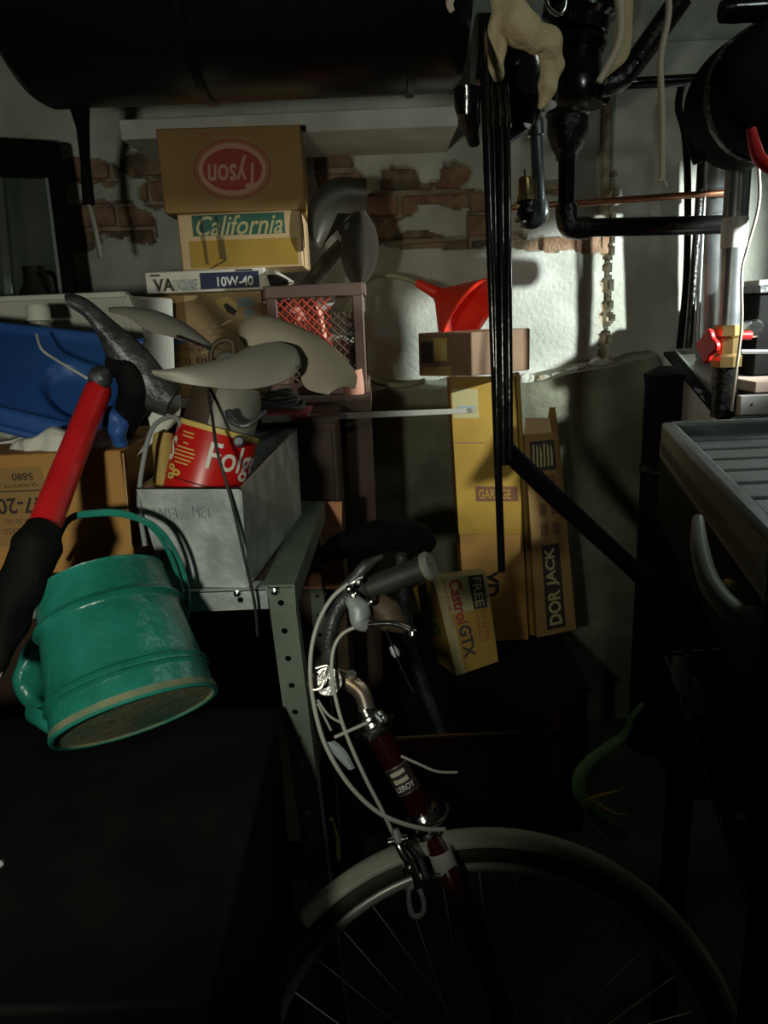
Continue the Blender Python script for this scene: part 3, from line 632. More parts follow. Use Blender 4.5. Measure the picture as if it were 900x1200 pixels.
MB().lathe(P(410, 268, FYk+.02), V((-.1, -1, .05)), [(-0.02, 0), (-0.02, 0.03), (0.01, 0.03), (0.02, 0.012), (0.03, 0.01), (0.03, 0)], 20).build('hub', M['fanblack'], t)

# left: sash, jug, foam box, jar
t = thing('window_sash', 'old black-framed glazed sash leaning at the far left wall', 'frame', P(10, 350, 2.15))
zb0 = BZ
def fr4(name, q, m, th=0.03): MB().prism([P(a, b, Y) for a, b, Y in q], (0, th, 0)).build(name, m, t, bevel=0.003)
fr4('stile', [(50, 165, 2.22), (66, 167, 2.22), (97, 430, 2.1), (76, 430, 2.1)], M['blacksoft'])
fr4('rail', [(-60, 158, 2.22), (52, 164, 2.22), (57, 208, 2.2), (-60, 206, 2.2)], M['blacksoft'])
fr4('stile', [(-8, 200, 2.21), (2, 200, 2.21), (22, 430, 2.1), (12, 430, 2.1)], M['rackgreen'])
fr4('glass_pane', [(-60, 206, 2.22), (55, 208, 2.22), (78, 430, 2.12), (-60, 430, 2.12)], M['glass'], 0.004)
fr4('bead', [(52, 208, 2.19), (56, 208, 2.19), (84, 430, 2.07), (79, 430, 2.07)], M['greyp'], 0.006)
fr4('rail', [(-60, 430, 2.11), (100, 430, 2.11), (101, 445, 2.1), (-60, 445, 2.1)], M['blacksoft'])
t = thing('glass_jug', 'dark glass jug standing in front of the glazed sash at left', 'bottle', P(40, 350, 1.98))
c = P(40, 352, 2.06); c.z = BZ; hh = P(37, 312, 2.06).z-BZ
MB().lathe(c, (0, 0, 1), [(0, 0), (0, 0.05), (hh*.6, 0.055), (hh*.78, 0.045), (hh*.88, 0.02), (hh, 0.018), (hh, 0)], 28).build('jug_body', M['bottle'], t)
MB().tube(spline([c+V((.015, 0, hh*.95)), c+V((.04, 0, hh*.93)), c+V((.048, 0, hh*.78))], 5), 0.006, 8).build('handle', M['bottle'], t)
t = thing('foam_box', 'off-white foam box with a flared rim behind the blue lid', 'box', P(70, 420, 1.66))
xa, xb = P(-80, 370, 1.62).x, P(150, 350, 1.62).x; zt = P(80, 349, 1.62).z
def tub(mb, x0, x1, y0, y1, z0, z1, tp, th):
    o = [(x0+tp, y0+tp, z0), (x1-tp, y0+tp, z0), (x1-tp, y1-tp, z0), (x0+tp, y1-tp, z0), (x0, y0, z1), (x1, y0, z1), (x1, y1, z1), (x0, y1, z1)]
    i = [(x0+tp+th, y0+tp+th, z0+th), (x1-tp-th, y0+tp+th, z0+th), (x1-tp-th, y1-tp-th, z0+th), (x0+tp+th, y1-tp-th, z0+th), (x0+th, y0+th, z1), (x1-th, y0+th, z1), (x1-th, y1-th, z1), (x0+th, y1-th, z1)]
    mb.add(o+i, [(3, 2, 1, 0), (0, 1, 5, 4), (1, 2, 6, 5), (2, 3, 7, 6), (3, 0, 4, 7), (8, 9, 10, 11), (8, 12, 13, 9), (9, 13, 14, 10), (10, 14, 15, 11), (11, 15, 12, 8), (4, 5, 13, 12), (5, 6, 14, 13), (6, 7, 15, 14), (7, 4, 12, 15)])
mb = MB(); mb.hexa([P(-80, 440, 1.77), P(172, 440, 1.77), V((P(172, 440, 1.77).x, 2.0, BZ)), V((P(-80, 440, 1.77).x, 2.0, BZ)), P(-80, 356, 1.62), P(147, 346, 1.62), V((xb, 1.98, zt)), V((P(-80, 356, 1.62).x, 1.98, zt))])
for v in mb.v[:4]: v.z = BZ
mb.build('tub_body', M['foam'], t, bevel=0.006)
MB().prism([P(140, 344, 1.615), P(150, 345, 1.61), P(172, 400, 1.66), P(160, 402, 1.66)], (0, 0.03, 0)).build('flared_corner', M['foam'], t, bevel=0.003)
MB().box((P(-80, 350, 1.61).x, 1.605, zt-.004), (xb, 1.635, zt+.008)).build('rim', M['foam'], t, bevel=0.003)

# ---------------------------------------------------------------- metal rack with carton, bin and bucket
LEG = P(327, 689, 1.0); ZS = LEG.z
RB = PZ(368, 590, ZS)                     # back end of the right rail
t = thing('steel_rack', 'grey-green slotted angle steel rack with perforated legs', 'rack', (-0.5, 1.2, 0))
def perf(o, ex, ey, w, h, n, r, nrm):      # perforated flange, n cells along ey
    o, ex, ey = V(o), V(ex).normalized(), V(ey).normalized(); nrm = V(nrm).normalized(); mb = MB(); c = h/n
    for k in range(n):
        cc = o+ex*w/2+ey*(c*(k+.5)); q = []
        for sx, sy in ((1, 0), (1, 1), (0, 1), (-1, 1), (-1, 0), (-1, -1), (0, -1), (1, -1)): q.append(cc+ex*(sx*w/2)+ey*(sy*c/2))
        i = [cc+(ex*math.cos(a*math.pi/4)+ey*math.sin(a*math.pi/4))*r for a in range(8)]; b = [p+nrm*0.003 for p in i]; q2 = [p+nrm*0.003 for p in q]
        mb.add(q+i+b+q2, [(a, (a+1) % 8, (a+1) % 8+8, a+8) for a in range(8)]+[(a+8, (a+1) % 8+8, (a+1) % 8+16, a+16) for a in range(8)]+[(a+24, a+16, (a+1) % 8+16, (a+1) % 8+24) for a in range(8)])
    return mb
legdir = V((0.045, 0, -1)).normalized()
W = 0.034
lt = V((LEG.x-W/2, 1.0, ZS-0.001))
mb = perf(lt, (1, 0, 0), legdir, W, 1.0, 23, 0.0048, (0, 1, 0)); mb.obox(lt+V((W, 0, 0)), (0.003, 0, 0), (0, 0.034, 0), legdir*1.0); mb.build('leg', M['rackgreen'], t, smooth=False)
blt = RB+V((-0.02, 0, -0.002))
mb = perf(blt, (1, 0, 0), (0, 0, -1), W*.8, ZS-.01, 23, 0.0048, (0, 1, 0)); mb.obox(blt+V((W*.8, 0, 0)), (.003, 0, 0), (0, -.03, 0), (0, 0, -ZS+.01)); mb.build('leg', M['rackgreen'], t, smooth=False)
XL = -1.25
mb = perf((XL, 0.998, ZS-.030), (0, 0, 1), (1, 0, 0), 0.030, lt.x-XL, 14, 0.0045, (0, 1, 0)); mb.box((XL, 0.998, ZS-.002), (lt.x+.001, 1.03, ZS+.001)); mb.build('rail', M['galv'], t, smooth=False)
# right rail, top flange + outer flange, receding
d = (RB-LEG); dn = d.normalized(); rt = V((dn.y, -dn.x, 0))
mb = MB(); o = LEG+rt*0.022; o.z = ZS+.0015
mb.obox(o, -rt*0.046, d, (0, 0, 0.003)); mb.obox(o, -rt*0.003, d, (0, 0, -0.034)); mb.build('rail', M['rackgreen'], t, smooth=False)
for k, z_ in ((0, ZS), (1, P(345, 1007, 1.0).z), (2, 0.12)):
    if k: mb = MB(); mb.box((XL, 1.005, z_-.03), (LEG.x+.012+.02*k, 1.008, z_)); mb.box((XL, 1.005, z_-.002), (LEG.x, 1.04, z_)); mb.build('rail', M['rackgreen'], t, smooth=False)
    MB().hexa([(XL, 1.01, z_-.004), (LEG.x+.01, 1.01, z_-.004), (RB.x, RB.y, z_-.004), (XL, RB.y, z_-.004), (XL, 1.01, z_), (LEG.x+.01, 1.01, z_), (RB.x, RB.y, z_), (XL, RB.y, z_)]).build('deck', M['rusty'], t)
MB().obox((XL, 1.0, 0), (0.034, 0, 0), (0, .034, 0), (0, 0, ZS)).build('leg', M['rackgreen'], t)
MB().obox((XL, RB.y-.034, 0), (0.034, 0, 0), (0, .034, 0), (0, 0, ZS)).build('leg', M['rackgreen'], t)
for q in ((322, 693), (278, 695)): MB().lathe(P(*q, 0.997), (0, -1, 0), [(0, 0.006), (0.003, 0.005), (0.0045, 0)], 12).build('bolt', M['chrome'], t)
MB().lathe(P(373, 635, RB.y-.005), (0, -1, 0), [(0, 0.006), (0.003, 0.005), (0.0045, 0)], 12).build('bolt', M['oldchrome'], t)
tag(MB().hexa([(XL, 1.55, 0), (-.26, 1.55, 0), (-.26, 1.57, 0), (XL, 1.57, 0), (XL, 1.50, ZS-.03), (-.26, 1.50, ZS-.03), (-.26, 1.52, ZS-.03), (XL, 1.52, ZS-.03)]).build('dark_backing', M['wood']), 'dark sheet added behind the rack to stand for the darkness there', 'board')  # sheet added to darken the gap under the deck, hiding the pale wall
# numbered carton on the rack
x0, x1 = P(-80, 600, 1.10).x, P(150, 600, 1.10).x; zt = P(80, 530, 1.10).z
t, f, s_ = carton('number_carton', 'orange-brown carton with upside-down black numbers on the rack', x0, x1, 1.10, 1.36, ZS+.002, zt, M['cardor'], flaps=False)
ux = lambda px: (P(px, 600, 1.10).x-x0)/(x1-x0); uv_ = lambda py: (P(60, py, 1.10).z-ZS)/(zt-ZS)
f.rect('print_panel', 0.0, uv_(640), ux(57), uv_(546), M['card'], t, 0.0004)
f.text('lettering', '47-20', ux(-2), uv_(601), ux(54), uv_(582), M['inkblack'], t, rot=180, bold=0.015)
f.text('lettering', '5880', ux(21), uv_(562), ux(46), uv_(553), M['inkblack'], t, rot=180, bold=0.01)
f.text('lettering', 'QUANTITY', ux(10), uv_(570), ux(50), uv_(565), M['inkblack'], t, rot=180)
f.rect('rule', ux(-4), uv_(575), ux(56), uv_(573.5), M['inkblack'], t)
f.text('lettering', 'SAE 30 No', ux(4), uv_(613), ux(40), uv_(607), M['brownp'], t, rot=180)
f.text('lettering', 'DATE PACKED', ux(0), uv_(625), ux(50), uv_(618), M['brownp'], t, rot=180)
a, b = f.p(1, 1, 0), s_.p(1, 1, 0)
MB().add([P(148, 531, 1.10), P(170, 524, 1.22), P(172, 570, 1.22), P(157, 640, 1.10)], [(0, 1, 2, 3)]).build('side_flap', M['cardor'], t)
MB().tube([P(144, 531, 1.095), P(154, 640, 1.095)], 0.0012, 6).build('flap_crease', M['cardlight'], t)
# white cloth on the carton
mb = MB(); blobtube(mb, [P(12, 532, 1.16), P(40, 524, 1.15), P(70, 522, 1.14), P(100, 528, 1.14), P(128, 522, 1.15), P(140, 520, 1.17)], [0.006, 0.022, 0.026, 0.022, 0.018, 0.008], 18, sd=11, amp=0.5)
tag(mb.build('white_rag', M['cloth'], sub=1), 'crumpled white cloth lying on the numbered carton under the blue lid', 'cloth')
tag(MB().lathe(P(12, 520, 1.26), (0, -.3, 1), [(0, 0), (0, 0.035), (0.02, 0.05), (0.024, 0.045), (0.01, 0)], 24).build('pale_dish', M['foam']), 'pale shallow dish at left edge under the blue lid', 'dish')
# blue lid
t = thing('blue_bin_lid', 'large blue plastic bin lid leaning behind the red handle', 'lid', P(60, 520, 1.22))
LT = [P(-60, 382, 1.42), P(-60, 488, 1.20), P(150, 540, 1.20), P(158, 404, 1.42)]   # TL BL BR TR
def lidp(u, v, l=0.0):
    p = LT[1].lerp(LT[2], u).lerp(LT[0].lerp(LT[3], u), v)
    n = (LT[2]-LT[1]).cross(LT[0]-LT[1]).normalized(); return p+n*l
mb = MB(); nu, nv = 40, 26; vs = []
for j in range(nv+1):
    for i in range(nu+1):
        u, v = i/nu, j/nv; e = min(u*6, (1-u)*6*1.3, v*5, (1-v)*4.0); l = 0.020 if e > 0.42 else (0.030 if e > 0.12 else 0.0)
        du, dv = (u-0.68)/0.17, (v-0.42)/0.24; q = du*du+dv*dv
        if q < 1: l -= 0.022*min(1, (1-q)*3)
        vs.append(lidp(u, v, l))
fs = [(j*(nu+1)+i, j*(nu+1)+i+1, (j+1)*(nu+1)+i+1, (j+1)*(nu+1)+i) for j in range(nv) for i in range(nu)]
mb.add(vs, fs); o = mb.build('lid_panel', M['blue'], t); sdm = o.modifiers.new('s', 'SOLIDIFY'); sdm.thickness = 0.004; sdm.offset = -1; o.modifiers.new('b', 'SUBSURF').render_levels = 1
mb = MB(); rim = [lidp(0, 0, .004), lidp(.96, 0, .004), lidp(1, .06, .004), lidp(1, .94, .004), lidp(.97, 1, .004), lidp(0, 1, .004)]
mb.tube(spline(rim, 4), 0.007, 10).build('rolled_rim', M['blue'], t)
mb = MB(); blobtube(mb, [P(128, 478, 1.13), P(136, 500, 1.12), P(138, 524, 1.12)], [0.014, 0.020, 0.012], 16, sd=21, amp=.5)
tag(mb.build('blue_pouch', M['blue'], sub=1), 'small dark blue plastic pouch right of the red handle', 'bag')
mb = MB(); mb.ribbon([P(168, 475, 1.16), P(176, 505, 1.15), P(160, 535, 1.14)], [P(212, 462, 1.18), P(210, 490, 1.17), P(196, 505, 1.16)], (0, -.01, 0), 4)
tag(mb.build('white_sheet', M['cloth']), 'piece of white plastic sheet between blue lid and coffee can', 'sheet')
one_tube('white_wire', [P(43, 392, 1.30), P(48, 408, 1.26), P(60, 418, 1.24), P(85, 433, 1.18), P(102, 443, 1.15)], 0.0022, M['foam'], 'white wire running down the blue lid to the tool head', 'wire', sm=4)
t = thing('capped_jar', 'grey jar with a pale cap rising behind the blue lid', 'jar', P(46, 400, 1.50))
c = P(47, 385, 1.50); c.z = ZS-.0; 
b_ = P(50, 400, 1.47); tp = P(45, 357, 1.47)
MB().lathe(b_-V((0, 0, .05)), (0, 0, 1), [(0, 0), (0, 0.024), (0.07, 0.024), (0.08, 0.018), (0.088, 0.018)], 20).build('jar_body', M['steel'], t)
MB().lathe(V((b_.x, b_.y, tp.z-.028)), (0, 0, 1), [(0, 0.0215), (0.02, 0.0215), (0.028, 0.018), (0.028, 0)], 20).build('cap', M['foam'], t)
# mattock
t = thing('mattock', 'mattock with a dark steel head and bright red handle at left', 'tool', P(45, 640, 0.95))
MY = 1.13
MB().ribbon(Q([(80, 342), (104, 350), (138, 378), (170, 405), (200, 440), (214, 452)], MY), Q([(88, 362), (106, 376), (122, 405), (134, 440), (168, 476), (196, 488)], MY), (0, -0.016, 0), 6, th=0.012).build('head', M['darksteel'], t, sub=1)
mb = MB(); blobtube(mb, [P(126, 428, MY-.01), P(148, 432, MY-.012), P(160, 456, MY-.01), P(152, 485, MY), P(146, 510, MY+.02)], [0.014, 0.022, 0.026, 0.021, 0.012], 16, amp=.12); mb.build('shadow_lump', M['blacksoft'], t, sub=1)  # black lump modelled where the mattock's shadow falls on the lid
MB().lathe(P(124, 432, MY-.02), P(112, 452, MY-.03)-P(124, 432, MY-.02), [(0, 0), (0, .010), (.010, .017), (.02, .017), (.026, .014), (.026, 0)], 18).build('ferrule', M['darksteel'], t, label='blue-grey steel ferrule')
MB().tube([P(117, 450, MY-.02), P(115, 458, MY-.02), P(84, 535, 1.02), P(50, 622, 0.90)], [0.016, 0.0195, 0.0195, 0.020], 20).build('handle', M['handlered'], t)
mb = MB(); blobtube(mb, [P(52, 615, .90), P(42, 640, .88), P(28, 680, .86), P(10, 730, .84), P(-15, 790, .82)], [0.022, 0.030, 0.027, 0.022, 0.018], 18, amp=.2); mb.build('grip', M['blacksoft'], t, sub=1)
one_tube('grey_wire', [P(22, 705, .84), P(14, 735, .83), P(8, 770, .82), P(-4, 800, .81)], 0.0016, M['cable'], 'thin grey wire below the black grip at the left edge', 'wire', sm=4)

# galvanised bin
tz = P(282, 573, 1.03).z
A0, A1 = PZ(195, 687, ZS+.002), PZ(290, 688, ZS+.002); A2 = PZ(352, 604, ZS+.002); A3 = A0+(A2-A1)
T1 = P(281, 573, A1.y-.01); zt = T1.z; T0 = PZ(161, 573, zt); T2 = PZ(347, 502, zt); T3 = T0+(T2-T1)
t = thing('steel_bin', 'open galvanised sheet steel bin on the rack corner', 'bin', (A0+A1+A2+A3)/4)
def wallq(nm, a, b, c, d, m):
    n = (b-a).cross(d-a).normalized()*0.002; MB().hexa([a, b, b+n, a+n, d, c, c+n, d+n]).build(nm, m, t, smooth=False)
wallq('front_panel', A0, A1, T1, T0, M['galv']); wallq('side_panel', A1, A2, T2, T1, M['galv']); wallq('back_panel', A2, A3, T3, T2, M['galv']); wallq('side_panel', A3, A0, T0, T3, M['galv'])
MB().hexa([A0, A1, A2, A3]+[v+V((0, 0, .002)) for v in (A0, A1, A2, A3)]).build('bottom_panel', M['galv'], t)
MB().tube([T0, T1, T2, T3], 0.0022, 8, closed=True).build('rim', M['galvpipe'], t)
ff = Face(A0.lerp(T0, 0), A1-A0, T0-A0, (A1-A0).length, (T0-A0).length); ff.n = (A1-A0).cross(T0-A0).normalized()
def fm(u, v): return A0.lerp(A1, u).lerp(T0.lerp(T1, u), v)+(A1-A0).cross(T0-A0).normalized()*-0.0 + V((0, -0.004, 0))
text('stencil_lettering', 'WEL', 0, 0, 0, M['greyp'], t, bold=0.0, f=lambda u, v: fm(0.10+u*0.28, 0.70+v*0.12))
text('stencil_lettering', 'MET', 0, 0, 0, M['greyp'], t, bold=0.0, f=lambda u, v: fm(0.50+u*0.20, 0.72+v*0.12))

# coffee can
ctop = P(257, 503, 1.125); cbot = P(236, 582, 1.105); axd = (ctop-cbot).normalized(); CR = 0.060
cl = (ctop-cbot).length+0.035; cb = ctop-axd*cl
t = thing('coffee_can', 'red coffee can with white lettering standing tilted in the steel bin', 'can', cb)
MB().lathe(cb, axd, [(0, 0), (0, CR), (0.004, CR+.0015), (0.008, CR), (cl-.004, CR), (cl, CR+.002), (cl+.002, CR), (cl-.002, CR-.002), (0.01, CR-.002), (0.01, 0)], 56).build('can_body', M['canred'], t)
MB().lathe(cb, axd, [(cl-.006, CR+.0004), (cl-.003, CR+.0016), (cl+.001, CR+.0022), (cl+.0022, CR+.0005)], 56).build('rim_band', M['goldp'], t)
MB().lathe(cb, axd, [(cl*.40, CR+.0002), (cl*.405, CR+.0008), (cl*.412, CR+.0002)], 56).build('stripe', M['inkblack'], t)
to = (CAM-ctop); to = (to-axd*to.dot(axd)).normalized(); sdx = axd.cross(to)      # sdx: image-right side
def cyl(a, h, lift=.0012): return cb+axd*(h*cl)+(to*math.cos(a)+sdx*math.sin(a))*(CR+lift)
if sdx.dot(crt) < 0: sdx = -sdx
text('lettering', 'Folgers', 0, 0, 0, M['whitep'], t, bold=0.012, f=lambda u, v: cyl(-0.10+u*2.15, 0.50+v*0.36+0.06*u))
text('lettering', 's', 0, 0, 0, M['whitep'], t, bold=0.012, f=lambda u, v: cyl(-1.32+u*0.28, 0.56+v*0.26))
for k, (w_, y_) in enumerate(((.22, .88), (.22, .84), (.1, .77), (.34, .72), (.4, .68), (.4, .64), (.34, .60), (.26, .56))):
    mb = MB(); n_ = 8; mb.add([cyl(-0.72+w_*(2*(i % (n_+1))/n_-1)*.8, y_+(0 if i <= n_ else .014)) for i in range(2*n_+2)], [(i, i+1, i+n_+2, i+n_+1) for i in range(n_)]); mb.build('fine_print', M['goldp'], t)
for a_, h_ in ((-1.0, .50), (-.78, .46), (-.95, .41)):
    mb = MB(); mb.add([cyl(a_+.13*math.cos(q*.5236), h_+.035*math.sin(q*.5236)) for q in range(12)]+[cyl(a_+.05*math.cos(q*.5236), h_+.013*math.sin(q*.5236)) for q in range(12)], [(i, (i+1) % 12, (i+1) % 12+12, i+12) for i in range(12)]); mb.build('flower_print', M['goldp'], t)
# grey vessel in the can
gb = cb+axd*0.02; g_top = ctop+axd*0.070
t = thing('grey_canister', 'dull grey metal canister with a hook stuck in the red coffee can', 'canister', gb)
gl = (g_top-gb).length
MB().lathe(gb, axd, [(0, 0), (0, .050), (gl*.55, .053), (gl*.9, .051), (gl, .043), (gl, 0)], 40).build('canister_body', M['steel'], t)
x_, y_, z_ = frame_of(axd)
an = math.atan2(-sdx.dot(y_)*.8+to.dot(y_)*.55, -sdx.dot(x_)*.8+to.dot(x_)*.55)
MB().lathe(gb, axd, [(gl*.3, .0535), (gl*.55, .0555), (gl*.93, .0530), (gl*.93, .051)], 20, a0=an-.85, a1=an+.62).build('dark_sleeve', M['rusty'], t, label='dark brown curved sleeve')
MB().tube(spline([P(268, 482, 1.055), P(272, 494, 1.045), P(288, 499, 1.04), P(302, 490, 1.05), P(311, 482, 1.07)], 6), [0.006, .0045, .004, .0035, .003], 10).build('hook', M['darksteel'], t)
MB().lathe(P(281, 517, 1.062), (0, -1, .1), [(0, .008), (.006, .009), (.010, .006), (.010, 0)], 14).build('knob', M['darksteel'], t)
one_tube('cable_loop', [P(170, 640, 1.0), P(163, 585, 1.02), P(170, 530, 1.04), P(180, 500, 1.06), P(197, 489, 1.08), P(209, 492, 1.09), P(214, 512, 1.1)], 0.0034, M['cord'], 'stiff grey cable looping over the left side of the bin', 'cable', sm=6)
one_tube('black_lamp_cord', [P(243, 452, 1.08), P(249, 490, 1.03), P(255, 530, 1.00), P(272, 590, .985), P(288, 660, .98), P(298, 705, .98), P(302, 745, .99)], 0.0022, M['rubber'], 'thin black cord hanging down in front of can and bin', 'cord', sm=6)
mb = MB(); mb.lathe(P(192, 548, 1.10), P(192, 500, 1.12)-P(192, 548, 1.10), [(-.06, 0), (-.06, .012), (.0, .013), (.03, .017), (.05, .015), (.058, 0)], 16)
tag(mb.build('brush_handle', M['gold']), 'yellowish brush handle standing at the left inside the bin', 'brush')

# grey fan on top
GY = 1.10
t = thing('grey_fan_rotor', 'large dull grey fan rotor lying on top of the canister', 'fan', P(265, 430, GY))
MB().ribbon(Q([(178, 438, -.02), (212, 431, -.02), (258, 421, 0), (300, 405, .02), (325, 402, .03), (345, 408, .03), (352, 422, .03)], GY), Q([(180, 440, -.03), (205, 448, -.03), (245, 454, -.03), (285, 457, -.02), (318, 452, -.01), (342, 442, 0), (352, 428, .02)], GY), (0, -.004, .006), 6).build('blade', M['steel'], t)
MB().ribbon(Q([(281, 400), (280, 382), (292, 371), (318, 371), (350, 383), (382, 400), (407, 424), (418, 440), (416, 456)], GY+.08), Q([(284, 404), (296, 406), (312, 404), (326, 403), (340, 408), (352, 425), (352, 440), (360, 456), (385, 463)], GY+.06), (0, -.006, .008), 6).build('blade', M['steelwarm'], t)
MB().ribbon(Q([(128, 366), (150, 362), (178, 364), (210, 376), (236, 394), (252, 408)], GY+.03), Q([(130, 367), (150, 372), (170, 386), (200, 395), (230, 405), (248, 414)], GY+.0), (0, -.004, .006), 5).build('blade', M['steel'], t)
MB().ribbon(Q([(176, 444), (150, 440), (128, 420)], GY+.05), Q([(196, 462), (180, 480), (160, 478)], GY+.05), (0, -.01, 0), 4).build('blade', M['darksteel'], t)
MB().lathe(P(268, 424, GY+.02), (0.05, -.3, 1), [(-.03, 0), (-.03, .024), (.0, .026), (.012, .014), (.014, 0)], 22).build('hub', M['steel'], t)
MB().tube(spline([P(247, 424, GY), P(249, 408, GY), P(260, 399, GY), P(272, 401, GY), (P(274, 414, GY))], 5), .0042, 10).build('ring', M['rusty'], t)
MB().tube([P(206, 394, GY-.01), P(232, 404, GY-.01), P(246, 409, GY-.01)], .0022, 8).build('rivet_strip', M['chrome'], t)

# ---------------------------------------------------------------- behind the rack
cz2 = P(350, 489, 1.55).z; x0, x1 = P(300, 540, 1.55).x, P(396, 540, 1.55).x
t = thing('dark_cabinet', 'near-black narrow wooden cabinet behind the steel bin', 'cabinet', ((x0+x1)/2, 1.64, 0))
MB().box((x0, 1.55, 0), (x1, 1.735, cz2-.012)).build('cabinet_body', M['wood'], t, bevel=.003); MB().box((x0-.005, 1.545, cz2-.012), (x1+.004, 1.737, cz2)).build('cabinet_top', M['wood'], t)
MB().box((x0+.01, 1.545, cz2-.30), (x1-.01, 1.55, cz2-.03)).build('door_panel', M['wood'], t)
a, b = P(300, 486, 1.52), P(360, 486, 1.52)
tag(MB().box((a.x, 1.52, cz2+.001), (b.x, 1.66, cz2+.010)).build('red_tray', M['pink'], bevel=.002), 'flat pinkish red tray under the coiled grey cord', 'tray')
mb = MB(); cc = P(328, 476, 1.60); cc.z = cz2+.014
for k in range(7):
    pts = [cc+V(((.052-.004*k)*math.cos(a_*.5236)+.004*math.sin(k*2.1), (.036-.003*k)*math.sin(a_*.5236), .002+.0052*k+.004*math.sin(a_*.9+k))) for a_ in range(12)]
    mb.tube(spline(pts, 3, True), .0035, 8, closed=True)
tag(mb.build('cord_coil', M['cord']), 'coil of grey electric cord lying on the red tray', 'cord')
a, b = P(306, 492, 1.46), P(556, 481, 2.04)
mb = MB(); d = b-a; mb.obox(a-V((0, 0, .007)), d, (0, .004, 0), (0, 0, .014)); tag(mb.build('flat_bar', M['steel'], bevel=.001), 'long flat steel bar bridging from the red tray to the tall yellow carton', 'bar')
mb = MB(); mb.obox(P(342, 690, 1.47), P(400, 690, 1.47)-P(342, 690, 1.47), (0, .006, 0), P(342, 588, 1.50)-P(342, 690, 1.47)); tag(mb.build('orange_panel', M['orangeboard']), 'orange-brown board behind the rear leg of the rack', 'board')

# tall cartons right of centre
def leanbox(name, label, pl, m, depth, Yt, Yb, zbase=None):
    # pl: TL, TR, BR, BL pixels of the front face
    TL, TR_ = P(*pl[0], Yt), P(*pl[1], Yt); BR, BL_ = P(*pl[2], Yb), P(*pl[3], Yb)
    t = thing(name, label, 'box', (BL_+BR)/2)
    n = (BR-BL_).cross(TL-BL_).normalized()
    if n.y < 0: n = -n
    n = n*depth
    MB().hexa([BL_, BR, BR+n, BL_+n, TL, TR_, TR_+n, TL+n]).build('carton', m, t, bevel=.003)
    def fp(u, v, l=.0012): return BL_.lerp(BR, u).lerp(TL.lerp(TR_, u), v)-n.normalized()*l
    return t, fp
def fprect(nm, fp, u0, v0, u1, v1, m, t, l=.0007):
    mb = MB(); mb.add([fp(u0, v0, l), fp(u1, v0, l), fp(u1, v1, l), fp(u0, v1, l)], [(0, 1, 2, 3)]); mb.build(nm, m, t, smooth=False)
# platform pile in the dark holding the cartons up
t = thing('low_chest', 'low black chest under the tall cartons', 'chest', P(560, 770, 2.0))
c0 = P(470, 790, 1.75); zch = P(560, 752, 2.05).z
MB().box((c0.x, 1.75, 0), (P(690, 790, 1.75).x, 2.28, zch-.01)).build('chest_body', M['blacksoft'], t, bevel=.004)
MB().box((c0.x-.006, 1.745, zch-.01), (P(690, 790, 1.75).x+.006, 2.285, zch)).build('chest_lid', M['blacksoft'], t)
t, fp = leanbox('tall_yellow_carton', 'tall yellow-brown carton behind the black rods', [(527, 441), (603, 441), (620, 752), (545, 752)], M['cardor'], .10, 2.12, 2.05)
fprect('yellow_print', fp, 0, .42, 1, 1, M['yellowband'], t)
fprect('white_label', fp, .02, .85, .42, .955, M['cream'], t, .0011); fprect('label_print', fp, .10, .875, .36, .895, M['greyp'], t, .0015)
fprect('dark_print', fp, .30, .545, .95, .60, M['brownp'], t, .0011)
text('lettering', 'GARAGE', 0, 0, 0, M['yellowband'], t, f=lambda u, v: fp(.34+u*.5, .553+v*.036, .0016), bold=.01)
text('lettering', 'YD', 0, 0, 0, M['inkblack'], t, f=lambda u, v: fp(.28+v*.3, .18+(1-u)*.1, .0016), bold=.02)
fprect('fold_line', fp, .02, .76, .5, .763, M['cardbrown'], t, .0012)
t, fp = leanbox('narrow_yellow_carton', 'narrow yellow carton edge just right of the black rods', [(604, 436), (609, 436), (628, 745), (621, 745)], M['cardyel'], .10, 2.14, 2.06)
t, fp = leanbox('door_jack_carton', 'slim upright carton lettered DOR JACK with an open top', [(614, 510), (655, 506), (676, 738), (629, 748)], M['card'], .07, 2.10, 2.02)
text('lettering', 'DOR', 0, 0, 0, M['cream'], t, bold=.03, f=lambda u, v: fp(.34+(1-v)*.32, .05+u*.175, .002))
text('lettering', 'JACK', 0, 0, 0, M['cream'], t, bold=.03, f=lambda u, v: fp(.34+(1-v)*.32, .245+u*.195, .002))
fprect('lettering_ground', fp, .27, .03, .74, .455, M['inkblack'], t)
fprect('square_label', fp, .14, .82, .84, .965, M['inkblack'], t)
for k in range(6):
    u = .2+.1*k; mb = MB(); mb.add([fp(u, .84, .0014), fp(u+.05, .84, .0014), fp(u+.07, .95-.02*(k % 3), .0014), fp(u+.02, .95, .0014)], [(0, 1, 2, 3)]); mb.build('label_figure', M['cream'], t, smooth=False)
for v_ in (.50, .60, .74):
    for u in (.30, .60): fprect('faded_print', fp, u, v_, u+.18, v_+.06, M['brownp'], t)
mb = MB(); mb.prism([fp(0, 1, 0), fp(.1, 1.08, -.01), fp(.8, 1.07, -.01), fp(.8, 1.0, 0)], (0, .003, 0)); mb.build('flap', M['cardlight'], t, smooth=False)
mb = MB(); mb.prism([fp(.75, 1, -.06), fp(.88, 1.12, -.04), fp(1.0, 1.12, -.02), fp(1.0, 1.0, 0)], (0, .003, 0)); mb.build('flap', M['card'], t, smooth=False)
t, fp = leanbox('oil_carton', 'yellow motor oil carton standing on end beside the handlebar grip', [(507, 679), (570, 671), (584, 775), (535, 792)], M['cream'], .12, 1.66, 1.60)
fprect('lower_band', fp, 0, 0, 1, .62, M['yellowband'], t)
fprect('lower_band', fp, .0, .0, .22, .62, M['cream'], t, .0009)
fprect('free_panel', fp, .66, .62, .93, .985, M['inkblack'], t, .0010)
